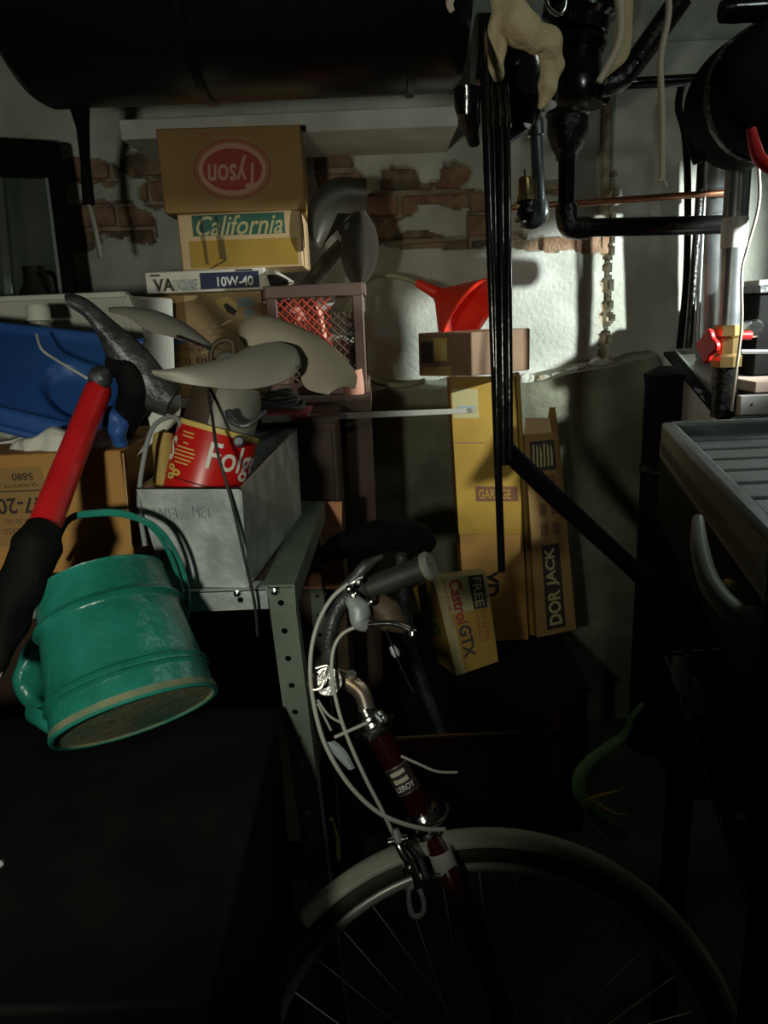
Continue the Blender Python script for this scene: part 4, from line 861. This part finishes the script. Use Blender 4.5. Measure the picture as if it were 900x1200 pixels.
text('lettering', 'FREE', 0, 0, 0, M['cream'], t, bold=.02, f=lambda u, v: fp(.71+v*.17, .965-u*.32, .0018))
text('lettering', 'Castrol', 0, 0, 0, M['redp'], t, bold=.03, f=lambda u, v: fp(.27+v*.24, .97-u*.47, .0018))
text('lettering', 'GTX', 0, 0, 0, M['inkblack'], t, bold=.03, f=lambda u, v: fp(.27+v*.26, .48-u*.34, .0018))
text('lettering', 'OIL FILTER', 0, 0, 0, M['redp'], t, f=lambda u, v: fp(.78+v*.09, .60-u*.34, .0018)); text('lettering', 'INSIDE BOX', 0, 0, 0, M['redp'], t, f=lambda u, v: fp(.66+v*.08, .60-u*.34, .0018))
text('lettering', 'MOTOR OIL', 0, 0, 0, M['redp'], t, f=lambda u, v: fp(.16+v*.06, .97-u*.5, .0018))
mb = MB(); s1, s2, s3, s4 = P(507, 679, 1.655), P(535, 792, 1.595), P(512, 775, 1.67), P(484, 690, 1.73); mb.prism([s1, s2, s3, s4], (0, .01, 0)); mb.build('side_panel', M['cardyel'], t, smooth=False)
text('lettering', '10W-40', 0, 0, 0, M['green'], t, bold=.02, f=lambda u, v: s4.lerp(s1, .25+v*.5).lerp(s3.lerp(s2, .25+v*.5), .1+u*.5)+V((0, -.003, 0)))
# brown carton with funnel
k_ = P(553, 441, 1.98); rot = .52
t = thing('small_brown_carton', 'small brown carton corner-on carrying the red funnel', 'box', k_)
zt = P(553, 389, 1.98).z; dl = P(491, 440, 2.06)-k_; dl.z = 0; dr = P(621, 436, 2.10)-k_; dr.z = 0; hz = V((0, 0, zt-k_.z))
MB().hexa([k_, k_+dr, k_+dr+dl, k_+dl, k_+hz, k_+dr+hz, k_+dr+dl+hz, k_+dl+hz]).build('carton', M['cardbrown'], t, bevel=.003)
f = Face(k_+dl, -dl, hz, dl.length, hz.length)
if f.n.y > 0: f.n = -f.n
f.rect('yellow_print', .30, .35, .55, .88, M['gold'], t); f.rect('yellow_print', .08, .0, .62, .22, M['gold'], t); f.rect('dark_print', .05, .3, .28, .8, M['inkblack'], t); f.rect('pale_tick', .46, .42, .50, .7, M['cream'], t, .001)
f = Face(k_, dr, hz, dr.length, hz.length)
if f.n.y > 0: f.n = -f.n
t = thing('red_funnel', 'bright red plastic funnel lying tipped behind the small brown carton', 'funnel', P(545, 388, 2.18))
ap = P(512, 343, 2.20); ax_ = (crt*.70-cup*.62-fwd*.30).normalized()
s1_ = sizepx(540, 360, 2.2, 1)
MB().lathe(ap, ax_, [(0, s1_*7), (s1_*8, s1_*12), (s1_*46, s1_*46), (s1_*49, s1_*49), (s1_*52, s1_*49), (s1_*52, s1_*47.5), (s1_*49, s1_*47), (s1_*46, s1_*44.5), (s1_*8, s1_*10), (0, s1_*5)], 48).build('cone', M['funnelred'], t)
MB().tube([P(488, 331, 2.205), P(500, 337, 2.2), ap+ax_*s1_*3], [s1_*4.5, s1_*6, s1_*8], 16).build('spout', M['funnelred'], t)
one_tube('garden_hose', [P(494, 335, 2.21), P(478, 327, 2.25), P(455, 323, 2.27), P(436, 325, 2.28), P(415, 345, 2.3), P(405, 390, 2.31), P(415, 430, 2.3), P(440, 447, 2.27), P(470, 452, 2.25), P(498, 446, 2.22)], 0.008, M['hose'], 'olive hose looping along the wall from the funnel spout', 'hose', sm=6)

# ---------------------------------------------------------------- right side
t = thing('white_appliance', 'white enamelled cabinet with a sloped top behind the valve pipe', 'appliance', (1.15, 2.05, 0))
pa, pb = P(779, 416, 2.30), P(842, 492, 1.85)
XA = (pa.x+pb.x)/2
MB().hexa([(pb.x+.02, pb.y+.02, 0), (1.7, pb.y+.02, 0), (1.7, 2.30, 0), (pa.x+.02, 2.30, 0), (pb.x+.02, pb.y+.02, .955), (1.7, pb.y+.02, .955), (1.7, 2.30, .955), (pa.x+.02, 2.30, .955)]).build('shade_base', M['blacksoft'], t, label='lower part made matte black to stand for the dark down there')  # lower cabinet blackened so it sinks into the shade
MB().hexa([(pb.x, pb.y, .95), (1.7, pb.y, .95), (1.7, 2.30, .95), (pa.x, 2.30, .95), pb, (1.7, pb.y, pb.z), (1.7, 2.30, pa.z), pa]).build('cabinet_body', M['enamel'], t, bevel=.004)
MB().obox(pa+V((-.004, 0, .001)), pb-pa, (.035, 0, 0), (0, 0, .008)).build('edge_trim', M['blacksoft'], t)
MB().obox(pa+V((.028, 0, .004)), pb-pa, (.008, 0, 0), (0, 0, .010)).build('steel_strip', M['galvpipe'], t)
a = P(866, 487, 1.78); b = P(866, 464, 1.78)
mb = MB(); mb.box((a.x, 1.78, a.z), (1.6, 1.80, b.z)); mb.build('front_panel', M['enamel'], t, bevel=.003)
MB().box((a.x, 1.76, a.z-.012), (1.6, 1.80, a.z-.002)).build('steel_lip', M['galvpipe'], t)
MB().lathe(P(881, 474, 1.779), (0, -1, 0), [(0, .003), (.002, .002), (.002, 0)], 8).build('screw', M['inkblack'], t)
tag(MB().box((P(866, 458, 1.88).x, 1.80, b.z+.003), (1.6, 2.05, P(870, 443, 1.9).z)).build('pinkish_board', M['pinkboard'], bevel=.002), 'flat pinkish-brown board on the white cabinet at right edge', 'board')
t = thing('black_toolbox', 'black metal box with chrome fittings at the right edge on the cabinet', 'box', P(890, 440, 2.0))
zz = P(870, 443, 1.9).z; a = P(868, 345, 2.02)
MB().box((a.x, 1.92, zz+.002), (1.5, 2.13, a.z)).build('box_body', M['blacksoft'], t, bevel=.004)
MB().box((a.x-.006, 1.91, a.z), (1.5, 2.14, a.z+.02)).build('box_lid', M['darksteel'], t, bevel=.003)
MB().lathe(P(885, 385, 1.9), (0, -1, 0), [(-.03, 0), (-.03, .022), (0, .022), (.004, .018), (.004, 0)], 20).build('knob', M['chrome'], t)
MB().tube([P(868, 412, 1.88), P(900, 412, 1.88)], .006, 10).build('bar', M['galvpipe'], t)
MB().tube([P(866, 393, 1.87), P(880, 393, 1.87)], .0105, 12).build('red_knob', M['valvered'], t, label='short red knob')
tag(MB().box((P(868, 342, 2.1).x, 2.0, P(868, 338, 2.1).z), (1.5, 2.2, P(868, 330, 2.1).z)).build('light_strip', M['foam']), 'pale narrow strip lying on the black box at right edge', 'board')
# ribbed tray
TZ_ = 1.21
K0 = PZ(775, 494, TZ_); K1 = PZ(903, 632, TZ_); K2 = PZ(902, 488, TZ_)
t = thing('ribbed_tray', 'big grey ribbed plastic tray at the right edge', 'tray', (K0.x+.3, K0.y-.3, TZ_-.1))
el = (K1-K0); er = V((1.0, K2.y-K0.y if abs(K2.y-K0.y) < .2 else 0.02, 0)).normalized()*0.75
n_ = 9; mb = MB()
L0 = K0
inn = 0.018
for k in range(n_):
    a = L0+el*(k/n_)+er*.035; b = L0+el*((k+.93)/n_)+er*.035
    rb = MB(); rb.hexa([a+V((0, 0, -.05)), b+V((0, 0, -.05)), b+er*.94+V((0, 0, -.05)), a+er*.94+V((0, 0, -.05)), a+V((0, 0, -.022)), b+V((0, 0, -.022)), b+er*.94+V((0, 0, -.022)), a+er*.94+V((0, 0, -.022))])
    rb.build('rib', M['greyplastic'], t, bevel=.006)
MB().hexa([L0+V((0, 0, -.055)), L0+el+V((0, 0, -.055)), L0+el+er+V((0, 0, -.055)), L0+er+V((0, 0, -.055)), L0+V((0, 0, -.030)), L0+el+V((0, 0, -.030)), L0+el+er+V((0, 0, -.030)), L0+er+V((0, 0, -.030))]).build('tray_floor', M['greyplastic'], t)
en = el.normalized()
MB().obox(L0+V((0, 0, -.055)), el, er.normalized()*.022, (0, 0, .055)).build('rim', M['greyplastic'], t, bevel=.006)
MB().obox(L0+V((0, 0, -.055)), er, en*.022, (0, 0, .055)).build('rim', M['greyplastic'], t, bevel=.006)
MB().obox(L0+el+V((0, 0, -.055)), er, en*.022, (0, 0, .055)).build('rim', M['greyplastic'], t, bevel=.006)
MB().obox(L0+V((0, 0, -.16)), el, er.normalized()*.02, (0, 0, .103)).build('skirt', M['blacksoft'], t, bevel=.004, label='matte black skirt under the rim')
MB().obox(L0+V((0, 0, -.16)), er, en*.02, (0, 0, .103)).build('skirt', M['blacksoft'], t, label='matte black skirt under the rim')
t = thing('black_stand', 'black steel stand carrying the ribbed tray', 'stand', (K0.x+.2, K0.y-.3, 0))
for kk, q in enumerate((L0+V((.04, -.05, 0)), L0+el+V((.06, .05, 0)), L0+er*.9+V((0, -.05, 0)), L0+el+er*.9+V((0, .05, 0)))):
    MB().box((q.x, q.y, 0), (q.x+.035, q.y+.035, TZ_-.165)).build('leg', M['blacksoft'], t)
MB().hexa([L0+V((.04, -.03, -.19)), L0+el+V((.06, .05, -.19)), L0+el+er*.95+V((0, .05, -.19)), L0+er*.95+V((0, -.03, -.19)), L0+V((.04, -.03, -.163)), L0+el+V((.06, .05, -.163)), L0+el+er*.95+V((0, .05, -.163)), L0+er*.95+V((0, -.03, -.163))]).build('stand_top', M['blacksoft'], t)
x0 = P(762, 560, 2.1).x
t = thing('black_boiler', 'tall black boiler casing standing in the dark corner left of the cabinet', 'boiler', (x0+.05, 2.1, 0))
bz = P(765, 432, 2.1).z
MB().lathe((x0+.05, 2.16, 0), (0, 0, 1), [(0, 0), (0, .055), (bz-.05, .055), (bz-.02, .06), (bz, .02), (bz, 0)], 28).build('casing', M['blacksoft'], t)
MB().lathe((x0+.05, 2.16, bz*.75), (0, 0, 1), [(0, .054), (.003, .059), (.018, .059), (.021, .054)], 28).build('hoop', M['blackpit'], t)
one_tube('drain_hose', [P(818, 608, .66), P(820, 640, .62), P(830, 680, .59), P(850, 708, .57), P(870, 722, .56), P(886, 722, .57)], [.005, .0075, .009, .0095, .0095, .008], M['drain'], 'pale curved plastic drain hose under the ribbed tray', 'hose', sm=5)
tag(MB().add(*rock(P(856, 686, .60), .008, 5)).build('sponge', M['gold'], sub=1), 'small yellowish sponge beside the pale drain hose', 'sponge')
# woven hamper at lower right
t = thing('woven_hamper', 'dark woven splint hamper in the lower right corner', 'basket', P(850, 1050, .9))
h0, h1 = P(780, 765, 1.0), P(884, 1095, .80); e2 = V((.9, .05, 0)); col = h1-h0
rows, cols = 13, 14
for a_, b_, st in ((0, rows, 'slat'),):
    for k in range(rows):
        mb = MB(); pts = []
        for i in range(cols*2+1): pts.append(h0+col*((k+.5)/rows)+e2*(i/(cols*2)*.5)+V((0, -.006*math.cos(math.pi*(i+k)), 0)))
        w_ = col.normalized()*(col.length/rows*.42); mb.ribbon([p-w_ for p in pts], [p+w_ for p in pts], (0, -.001, 0), 1, .002, 2); mb.build('weaver', M['rubber'], t)
for i in range(cols):
    q = h0+e2*((i+.5)/cols*.5); MB().obox(q+V((-.009, .0, 0)), (.018, 0, 0), (0, .003, 0), col).build('stake', M['rusty'], t)
MB().tube(spline([h0+V((-.004, -.01, 0)), h0+col*.3+V((.004, -.012, 0)), h0+col*.55+V((-.002, -.012, 0)), h0+col*.8+V((.003, -.01, 0)), h1+V((0, -.01, 0))], 5), .0022, 8).build('rope_edge', M['steel'], t, label='thin pale rope along the corner')
for k, (q, r_) in enumerate((((790, 790), .020), ((800, 822), .018), ((812, 815), .014))):
    mb = MB(); a = P(q[0], q[1]-22, .97); b = P(q[0]+4, q[1]+22, .95); mb.ribbon([a, a.lerp(b, .5)+V((-.006, 0, 0)), b], [a+V((r_, 0, 0)), a.lerp(b, .5)+V((r_, 0, 0)), b+V((r_*.8, 0, 0))], (0, -.006, 0), 3)
    tag(mb.build('paper_scrap', M['drain']), ('upper pale torn scrap tucked on the hamper edge', 'lower pale torn scrap tucked on the hamper edge', 'rightmost narrow torn scrap on the hamper edge')[k], 'paper')
# green rubber strip
t = thing('green_strip', 'curled green rubber strip with split ends hanging in the dark at right', 'strip', P(700, 985, 1.2))
gy = 1.2
MB().ribbon(Q([(752, 822), (738, 838), (728, 858), (708, 872), (686, 888), (673, 905), (671, 925), (680, 945), (700, 968), (722, 988)], gy), Q([(756, 826), (744, 842), (738, 864), (722, 880), (700, 895), (689, 910), (689, 926), (700, 945), (722, 965), (738, 984)], gy), (0, -.008, 0), 4).build('leaf_body', M['leaf'], t)
MB().tube(spline([P(688, 938, gy-.01), P(705, 932, gy-.02), P(722, 928, gy-.02), P(734, 921, gy-.02)], 4), [.004, .004, .003, .0015], 8).build('prong', M['gold'], t)
MB().tube(spline([P(692, 936, gy-.01), P(708, 948, gy-.02), P(722, 955, gy-.02), P(738, 955, gy-.02)], 4), [.005, .004, .004, .0015], 8).build('prong', M['gold'], t)
MB().tube(spline([P(684, 942, gy-.01), P(690, 965, gy-.01), P(705, 984, gy-.01), P(738, 988, gy-.01)], 5), .0013, 8).build('white_edge', M['foam'], t)

# ---------------------------------------------------------------- trunk and bucket at lower left
tt = P(150, 880, .80)
t = thing('storage_trunk', 'large matte black trunk filling the lower left', 'trunk', (-.45, .75, 0))
ztk = PZ(90, 876, 0.86).z
MB().box((-1.1, .50, 0), (P(312, 900, .85).x, .97, ztk-.03)).build('trunk_body', M['blacksoft'], t, bevel=.006)
MB().box((-1.105, .495, ztk-.028), (P(312, 900, .85).x+.004, .975, ztk-.004)).build('trunk_lid', M['blacksoft'], t, bevel=.006)
vd = ray(161, 842).normalized(); rv = (crt-vd*crt.dot(vd)).normalized(); uvv = rv.cross(vd)
bc = CAM+vd*1.0
ax_ = ((-rv*.33+uvv*.94).normalized()*math.cos(.2)+vd*math.sin(.2)).normalized()
BR0, BR1, BLn = .1005, .081, .182
t = thing('teal_bucket', 'dented teal painted metal bucket with ribs, tipped against the carton', 'bucket', bc)
def rr(f): return BR0+(BR1-BR0)*f
prof = [(0.004, 0), (0.004, BR0-.006), (0, BR0-.004), (0, BR0), (.004, BR0+.002)]
for f_ in [i/60 for i in range(2, 61)]:
    r = rr(f_)
    for c_ in (.20, .25): r += .0045*math.exp(-((f_-c_)/.011)**2)
    r += .0075*math.exp(-((f_-.74)/.020)**2)
    prof.append((f_*BLn, r))
prof += [(BLn+.002, BR1+.001), (BLn, BR1-.002), (BLn*.9, BR1-.002), (.02, BR0-.004), (.02, 0)]
o = MB().lathe(bc, ax_, prof, 72).build('bucket_body', M['teal'], t)
MB().lathe(bc, ax_, [(.001, .0), (.0035, .0), (.0035, BR0-.007), (.001, BR0-.005)], 72).build('bucket_base', M['tealdust'], t, label='dusty tan-green underside')
MB().lathe(bc, ax_, [(.003, BR0+.0022), (.008, rr(.04)+.0010), (.012, rr(.06)+.0005)], 72).build('dusty_hem', M['tealdust'], t)
# bail: double wire
for k_ in (0, 1):
    MB().tube(spline([P(214-k_*7, 742, .98), P(221-k_*8, 706, .97), P(212-k_*8, 662, .96), P(188-k_*6, 622, .95), P(150, 602+k_*3, .95), P(112, 600+k_*3, .96), P(78, 610+k_*3, .98), P(60, 660, 1.03)], 6), .0032, 8).build('bail_wire', M['teal'], t)
MB().lathe(P(212, 742, .985), rv-vd*.5, [(-.006, 0), (-.006, .010), (.004, .010), (.007, .004), (.007, 0)], 14).build('bail_ear', M['teal'], t)
mb = MB(); blobtube(mb, [P(58, 735, .98), P(40, 765, .97), P(33, 800, .96), P(50, 835, .93)], [.010, .016, .018, .012], 14, amp=.5, sd=31); mb.build('side_handle', M['teal'], t, sub=1)
mb = MB(); mb.ribbon([P(32, 826, .93), P(50, 832, .91), P(75, 850, .89)], [P(38, 846, .93), P(58, 860, .90), P(84, 872, .88)], (0, -.01, 0), 4); mb.build('torn_lug', M['teal'], t)
tag(MB().add(*rock(P(296, 917, .97), .007, 2)).build('pale_chip', M['foam']), 'tiny pale chip on the dark shelf behind the rack leg', 'debris')
tag(MB().add(*rock(P(-1, 1012, .49), .0035, 7)).build('grey_chip', M['cord']), 'tiny grey fitting at the left edge on the black trunk', 'debris')

# ---------------------------------------------------------------- bicycle
Hub = CAM+ray(575, 1290)*1.0
lean = math.radians(20)
u = V((0, math.sin(lean), math.cos(lean))); n = V((0, -math.cos(lean), math.sin(lean))); xx = V((1, 0, 0))
def B(px, py, off=0.0): return PP(px, py, Hub, n)+n*off if off == 0 else PP(px, py, Hub+n*off, n)
t = thing('bicycle', 'old maroon road bicycle with chrome stem and pale front mudguard', 'bicycle', (Hub.x+.2, Hub.y, 0))
WR = .322
def circ(R, N=96, off=0, a0=0, a1=2*math.pi, o=Hub): return [o+(xx*math.cos(a0+(a1-a0)*k/N)+u*math.sin(a0+(a1-a0)*k/N))*R+n*off for k in range(N+(0 if abs(a1-a0-2*math.pi) < 1e-4 else 1))]
def wheel(o, par):
    MB().tube(circ(WR, o=o), .0145, 14, closed=True).build('tyre', M['tyre'], par)
    rim_ = MB().tube(circ(WR-.019, o=o), .0085, 12, closed=True).build('rim', M['alloy'], par)
    MB().lathe(o-n*.04, n, [(0, 0), (0, .02), (.006, .02), (.010, .011), (.07, .011), (.074, .02), (.08, .02), (.08, 0)], 20).build('hub', M['chrome'], par)
    for k in range(36):
        a1 = 2*math.pi*k/36; sgn = 1 if k % 2 else -1; cr = .62*(1 if (k//2) % 2 else -1); a2 = a1+cr*1.6
        p = o+(xx*math.cos(a1)+u*math.sin(a1))*(WR-.022); q = o+(xx*math.cos(a2)+u*math.sin(a2))*.018+n*(.037*sgn)
        MB().tube([p, q], .0009, 5).build('spoke', M['alloy'], rim_)
wheel(Hub, t)
# mudguard
FRr = WR+.030; mb = MB(); arc = 70; vs = []; cs = 8
for k in range(arc+1):
    a = math.radians(136-(150)*k/arc)
    for j in range(cs+1):
        th = math.radians(-75+150*j/cs); rr_ = FRr-.024+.024*math.cos(th)
        vs.append(Hub+(xx*math.cos(a)+u*math.sin(a))*rr_+n*(.026*math.sin(th)))
mb.add(vs, [(k*(cs+1)+j, k*(cs+1)+j+1, (k+1)*(cs+1)+j+1, (k+1)*(cs+1)+j) for k in range(arc) for j in range(cs)])
o = mb.build('mudguard', M['fender'], t, label='pale cream mudguard'); sdm = o.modifiers.new('s', 'SOLIDIFY'); sdm.thickness = .0015
# head, fork, stem
ht, hbm = B(441, 855), B(496, 955); hd = (hbm-ht)
HT = MB().tube([ht, hbm], .0185, 24).build('head_tube', M['maroon'], t)
MB().lathe(hbm-hd*.04, hd, [(0, .019), (0, .024), (.008, .026), (.012, .022), (.018, .023), (.02, 0)], 24).build('lower_headset', M['chrome'], t)
MB().lathe(ht+hd*.05, -hd, [(0, .019), (0, .024), (.006, .027), (.010, .031), (.013, .031), (.015, .022), (.028, .019), (.03, .014), (.04, .013), (.04, 0)], 24).build('upper_headset', M['chrome'], t)
cr_ = B(509, 985)
for s in (1, -1):
    MB().tube(spline([cr_+n*(.012*s), cr_+n*(.042*s)+hd.normalized()*.04, B(575, 1140, 0)+n*(.05*s), B(592, 1230, 0)+n*(.05*s), Hub+n*(.05*s)], 6), [.013, .014, .0125, .010, .008], 16).build('fork_blade', M['redfork'], t)
MB().tube([hbm, cr_], .016, 18).build('fork_crown', M['maroon'], t)
MB().lathe(B(500, 972), hd, [(0, .018), (.0, .021), (.006, .022), (.010, .018)], 20).build('crown_ring', M['chrome'], t)
# fork decal and rings on near blade
fd = (B(531, 1040)-B(513, 992)).normalized()
q = cr_+n*.03+hd.normalized()*.03
MB().lathe(B(515, 997, .036), fd, [(0, .015), (.0, .0158), (.026, .0158), (.026, .015)], 20).build('fork_decal', M['whitep'], t)
for k in range(4): MB().lathe(B(521, 1014, .036)+fd*(.002+.005*k), fd, [(0, .014), (.0, .0156), (.0025, .0156), (.0025, .014)], 20).build('fork_band', M['oldchrome'], t)
# badge
bd = hd.normalized(); bo = ht+hd*.40; tc = (CAM-bo); tc = (tc-bd*tc.dot(bd)).normalized(); ts = bd.cross(tc)
if ts.dot(crt) < 0: ts = -ts
def hp(a, s, l=.0006): return bo+bd*s+(tc*math.cos(a)+ts*math.sin(a))*(.0185+l)
def hpatch(nm, a0, a1, s0, s1, m, l=.0006):
    mb = MB(); N = 10; mb.add([hp(a0+(a1-a0)*i/N, s, l) for s in (s0, s1) for i in range(N+1)], [(i, i+1, i+N+2, i+N+1) for i in range(N)]); mb.build(nm, m, HT)
hpatch('badge', -1.1, .9, 0, .040, M['oldchrome']); hpatch('badge_field', -1.0, .8, .002, .038, M['inkblack'], .0010)
hpatch('badge_emblem', -.75, .35, .006, .012, M['creamwire'], .0014); hpatch('badge_emblem', -.5, .25, .012, .017, M['inkblack'], .0018); hpatch('badge_emblem', -.75, .35, .016, .023, M['creamwire'], .0014)
text('badge_lettering', 'LEROY', 0, 0, 0, M['whitep'], HT, bold=.02, f=lambda a, v: hp(-.85+a*1.4, .034-v*.008, .0016))
# stem and bars
MB().tube(spline([ht+bd*-.01, B(432, 838), B(424, 812), B(405, 797), B(390, 792)], 6), [.0115, .0115, .012, .012, .0125], 18).build('stem', M['oldchrome'], t)
MB().lathe(B(388, 792, -.03), n, [(0, 0), (0, .019), (.06, .019), (.06, 0)], 20).build('stem_clamp', M['chrome'], t)
MB().tube([B(414, 792, .01), B(412, 790, .024)], .0065, 10).build('stem_bolt', M['chrome'], t)
MB().tube(spline([B(388, 792, 0), B(386, 770, .02), B(388, 735, .03), B(403, 703, .03), B(430, 690, .02), B(470, 678, .01), B(500, 666, .02)], 6), [.011]*7, 16).build('handlebar', M['darksteel'], t)
g0, g1 = B(432, 690, .02), B(500, 664, .03)
GR = MB().lathe(g0, g1-g0, [(0, 0), (0, .015), (.02, .017), ((g1-g0).length*.8, .0165), ((g1-g0).length*.97, .019), ((g1-g0).length, .017), ((g1-g0).length, .004), ((g1-g0).length-.01, 0)], 22).build('hand_grip', M['rubber'], t)
MB().lathe(g1-(g1-g0).normalized()*.002, (g1-g0)+n*.03, [(0, .0), (0, .020), (.006, .021), (.010, .017), (.010, .004), (.004, .0)], 20).build('grip_end', M['steel'], GR)
mb = MB(); blobtube(mb, [B(411, 700, .045), B(420, 712, .05), B(422, 728, .05), B(432, 735, .05)], [.010, .014, .014, .008], 14, amp=.15); mb.build('lever_hood', M['galv'], t, sub=1)
BL_V = MB().tube(spline([B(420, 734, .055), B(440, 731, .055), B(462, 731, .055), B(480, 738, .055)], 5), [.005, .004, .004, .004], 10).build('brake_lever', M['chrome'], t)
vs, fs = rock(B(484, 741, .055), .0065, 0); bm_ = MB(); bm_.lathe(B(484, 747, .055), (0, 0, 1), [(0, 0), (.002, .005), (.006, .0065), (.010, .005), (.012, 0)], 14).build('lever_ball', M['chrome'], BL_V)
mb = MB(); blobtube(mb, [B(442, 700, .03), B(452, 715, .03), B(462, 728, .03), B(476, 738, .03)], [.012, .020, .018, .008], 14, amp=.2); mb.build('leather_hood', M['rusty'], t, sub=1, label='brown leather lever hood')
mb = MB(); blobtube(mb, [B(404, 690, .04), B(416, 678, .045), B(430, 662, .045), B(448, 652, .04)], [.008, .009, .007, .004], 12, amp=.2); mb.build('far_lever', M['darksteel'], t)
MB().tube([B(404, 688, .05), B(425, 676, .05)], .003, 8).build('lever_pivot', M['chrome'], t)
for q, r in (((410, 690), .006), ((420, 682), .004), ((414, 698), .005), ((436, 705), .006)):
    c = B(*q, .055); MB().lathe(c, n, [(-.004, 0), (-.004, r), (.002, r), (.004, r*.5), (.004, 0)], 12).build('screw', M['chrome'], t)
def cab(pts, r=.0024, m='cable', nm='brake_cable'): MB().tube(spline([B(*p) if len(p) == 3 else B(*p, .05) for p in pts], 8), r, 8).build(nm, M[m], t)
cab([(408, 684), (388, 702), (372, 732), (364, 770), (366, 815), (380, 870), (408, 918), (445, 953), (490, 970), (522, 972)], .0030)
cab([(418, 734), (400, 744), (390, 765), (390, 800), (402, 850), (425, 905), (448, 950), (462, 980)], .0026)
cab([(372, 820), (385, 838), (402, 848)], .0018); cab([(372, 824), (380, 840), (388, 856)], .0016); cab([(392, 864), (412, 855), (432, 846)], .0024)
cab([(452, 738), (461, 760), (472, 785), (485, 812)], .0013, 'chrome', 'inner_cable'); cab([(470, 886), (490, 895), (512, 904), (536, 905)], .0018)
cab([(367, 790), (362, 800), (366, 808), (376, 806), (380, 797)], .0022, 'oldchrome', 'cable_clip'); cab([(370, 783), (384, 780), (382, 790)], .0018, 'oldchrome', 'cable_clip')
MB().lathe(B(459, 757, .045), B(466, 770, .045)-B(459, 757, .045), [(0, 0), (0, .004), (.010, .006), (.016, .004), (.016, 0)], 12).build('adjuster', M['galv'], t)
mb = MB(); mb.ribbon([B(380, 870, .045), B(392, 885, .045), B(408, 902, .045)], [B(392, 868, .045), B(405, 880, .045), B(416, 900, .045)], n*.004, 3); mb.build('reflector', M['greyp'], t)
# brake caliper
MB().tube([B(455, 987, .06), B(478, 982, .06)], .0055, 12).build('brake_pivot', M['chrome'], t)
MB().lathe(B(463, 972, .06), B(467, 985, .06)-B(463, 972, .06), [(0, 0), (0, .0045), (.012, .007), (.016, .007), (.016, 0)], 12).build('barrel_adjuster', M['galv'], t)
MB().tube(spline([B(466, 985, .055), B(472, 1000, .06), B(484, 1018, .062), B(490, 1040, .06)], 6), [.007, .006, .005, .0055], 12).build('brake_arm', M['chrome'], t)
MB().tube(spline([B(476, 990, .04), B(490, 1005, .04), B(500, 1030, .045)], 6), .005, 10).build('brake_arm', M['darksteel'], t)
MB().lathe(B(478, 1018, .06), n, [(-.005, 0), (-.005, .007), (.006, .007), (.009, .004), (.009, 0)], 14).build('pivot_nut', M['chrome'], t)
mb = MB(); lp = [(480, 1042), (490, 1040), (497, 1060), (494, 1072), (484, 1073), (480, 1062)]
mb.tube(spline([B(*p, .05) for p in lp], 4, True), .0035, 8, closed=True); mb.build('pad_holder', M['galv'], t)
MB().tube(spline([B(505, 968, .05), B(518, 962, .05), B(525, 950, .05), B(523, 940, .05)], 4), .0024, 8).build('cable_hanger', M['chrome'], t)
# frame tubes going back into the dark
sf = P(655, 860, 1.62); bb = P(650, 985, 1.55); sfz = V((sf.x, sf.y, sf.z))
MB().tube([ht+hd*.2, sfz], .0135, 16).build('top_tube', M['maroon'], t); MB().tube([hbm-hd*.15, bb], .015, 16).build('down_tube', M['maroon'], t)
MB().tube([sfz+V((-.0, .02, .05)), bb], .0145, 16).build('seat_tube', M['maroon'], t)
o2 = t
t = thing('bicycle_saddle', 'black bicycle saddle showing dimly above the handlebar grip', 'saddle', P(430, 660, 1.5))
mb = MB(); blobtube(mb, [P(375, 652, 1.38), P(410, 636, 1.42), P(445, 628, 1.46), P(482, 628, 1.50), P(505, 640, 1.52)], [.016, .028, .034, .036, .020], 16, amp=.12); mb.build('saddle_shell', M['blacksoft'], t, sub=1)
MB().tube([P(470, 650, 1.50), P(480, 760, 1.50), P(520, 868, 1.45)], .0125, 12).build('seat_post', M['darksteel'], t)
one_tube('yellow_stick', [P(352, 1078, .93), P(357, 1100, .92), P(352, 1128, .91), P(342, 1158, .90)], [.008, .011, .009, .006], M['gold'], 'short dull yellow stick by the foot of the rack leg', 'stick', sm=4)
for k, (a, b) in enumerate((((388, 960), (396, 1010)), ((380, 985), (378, 1030)), ((372, 1040), (392, 1075)))):
    one_tube('twig', [P(*a, 1.12), P((a[0]+b[0])/2+3, (a[1]+b[1])/2, 1.12), P(*b, 1.10)], .004, M['gold'], ('topmost pale twig between the rack leg and bicycle cables', 'middle short twig right of the rack leg', 'lowest twig just above the mudguard tip')[k], 'twig', sm=3)
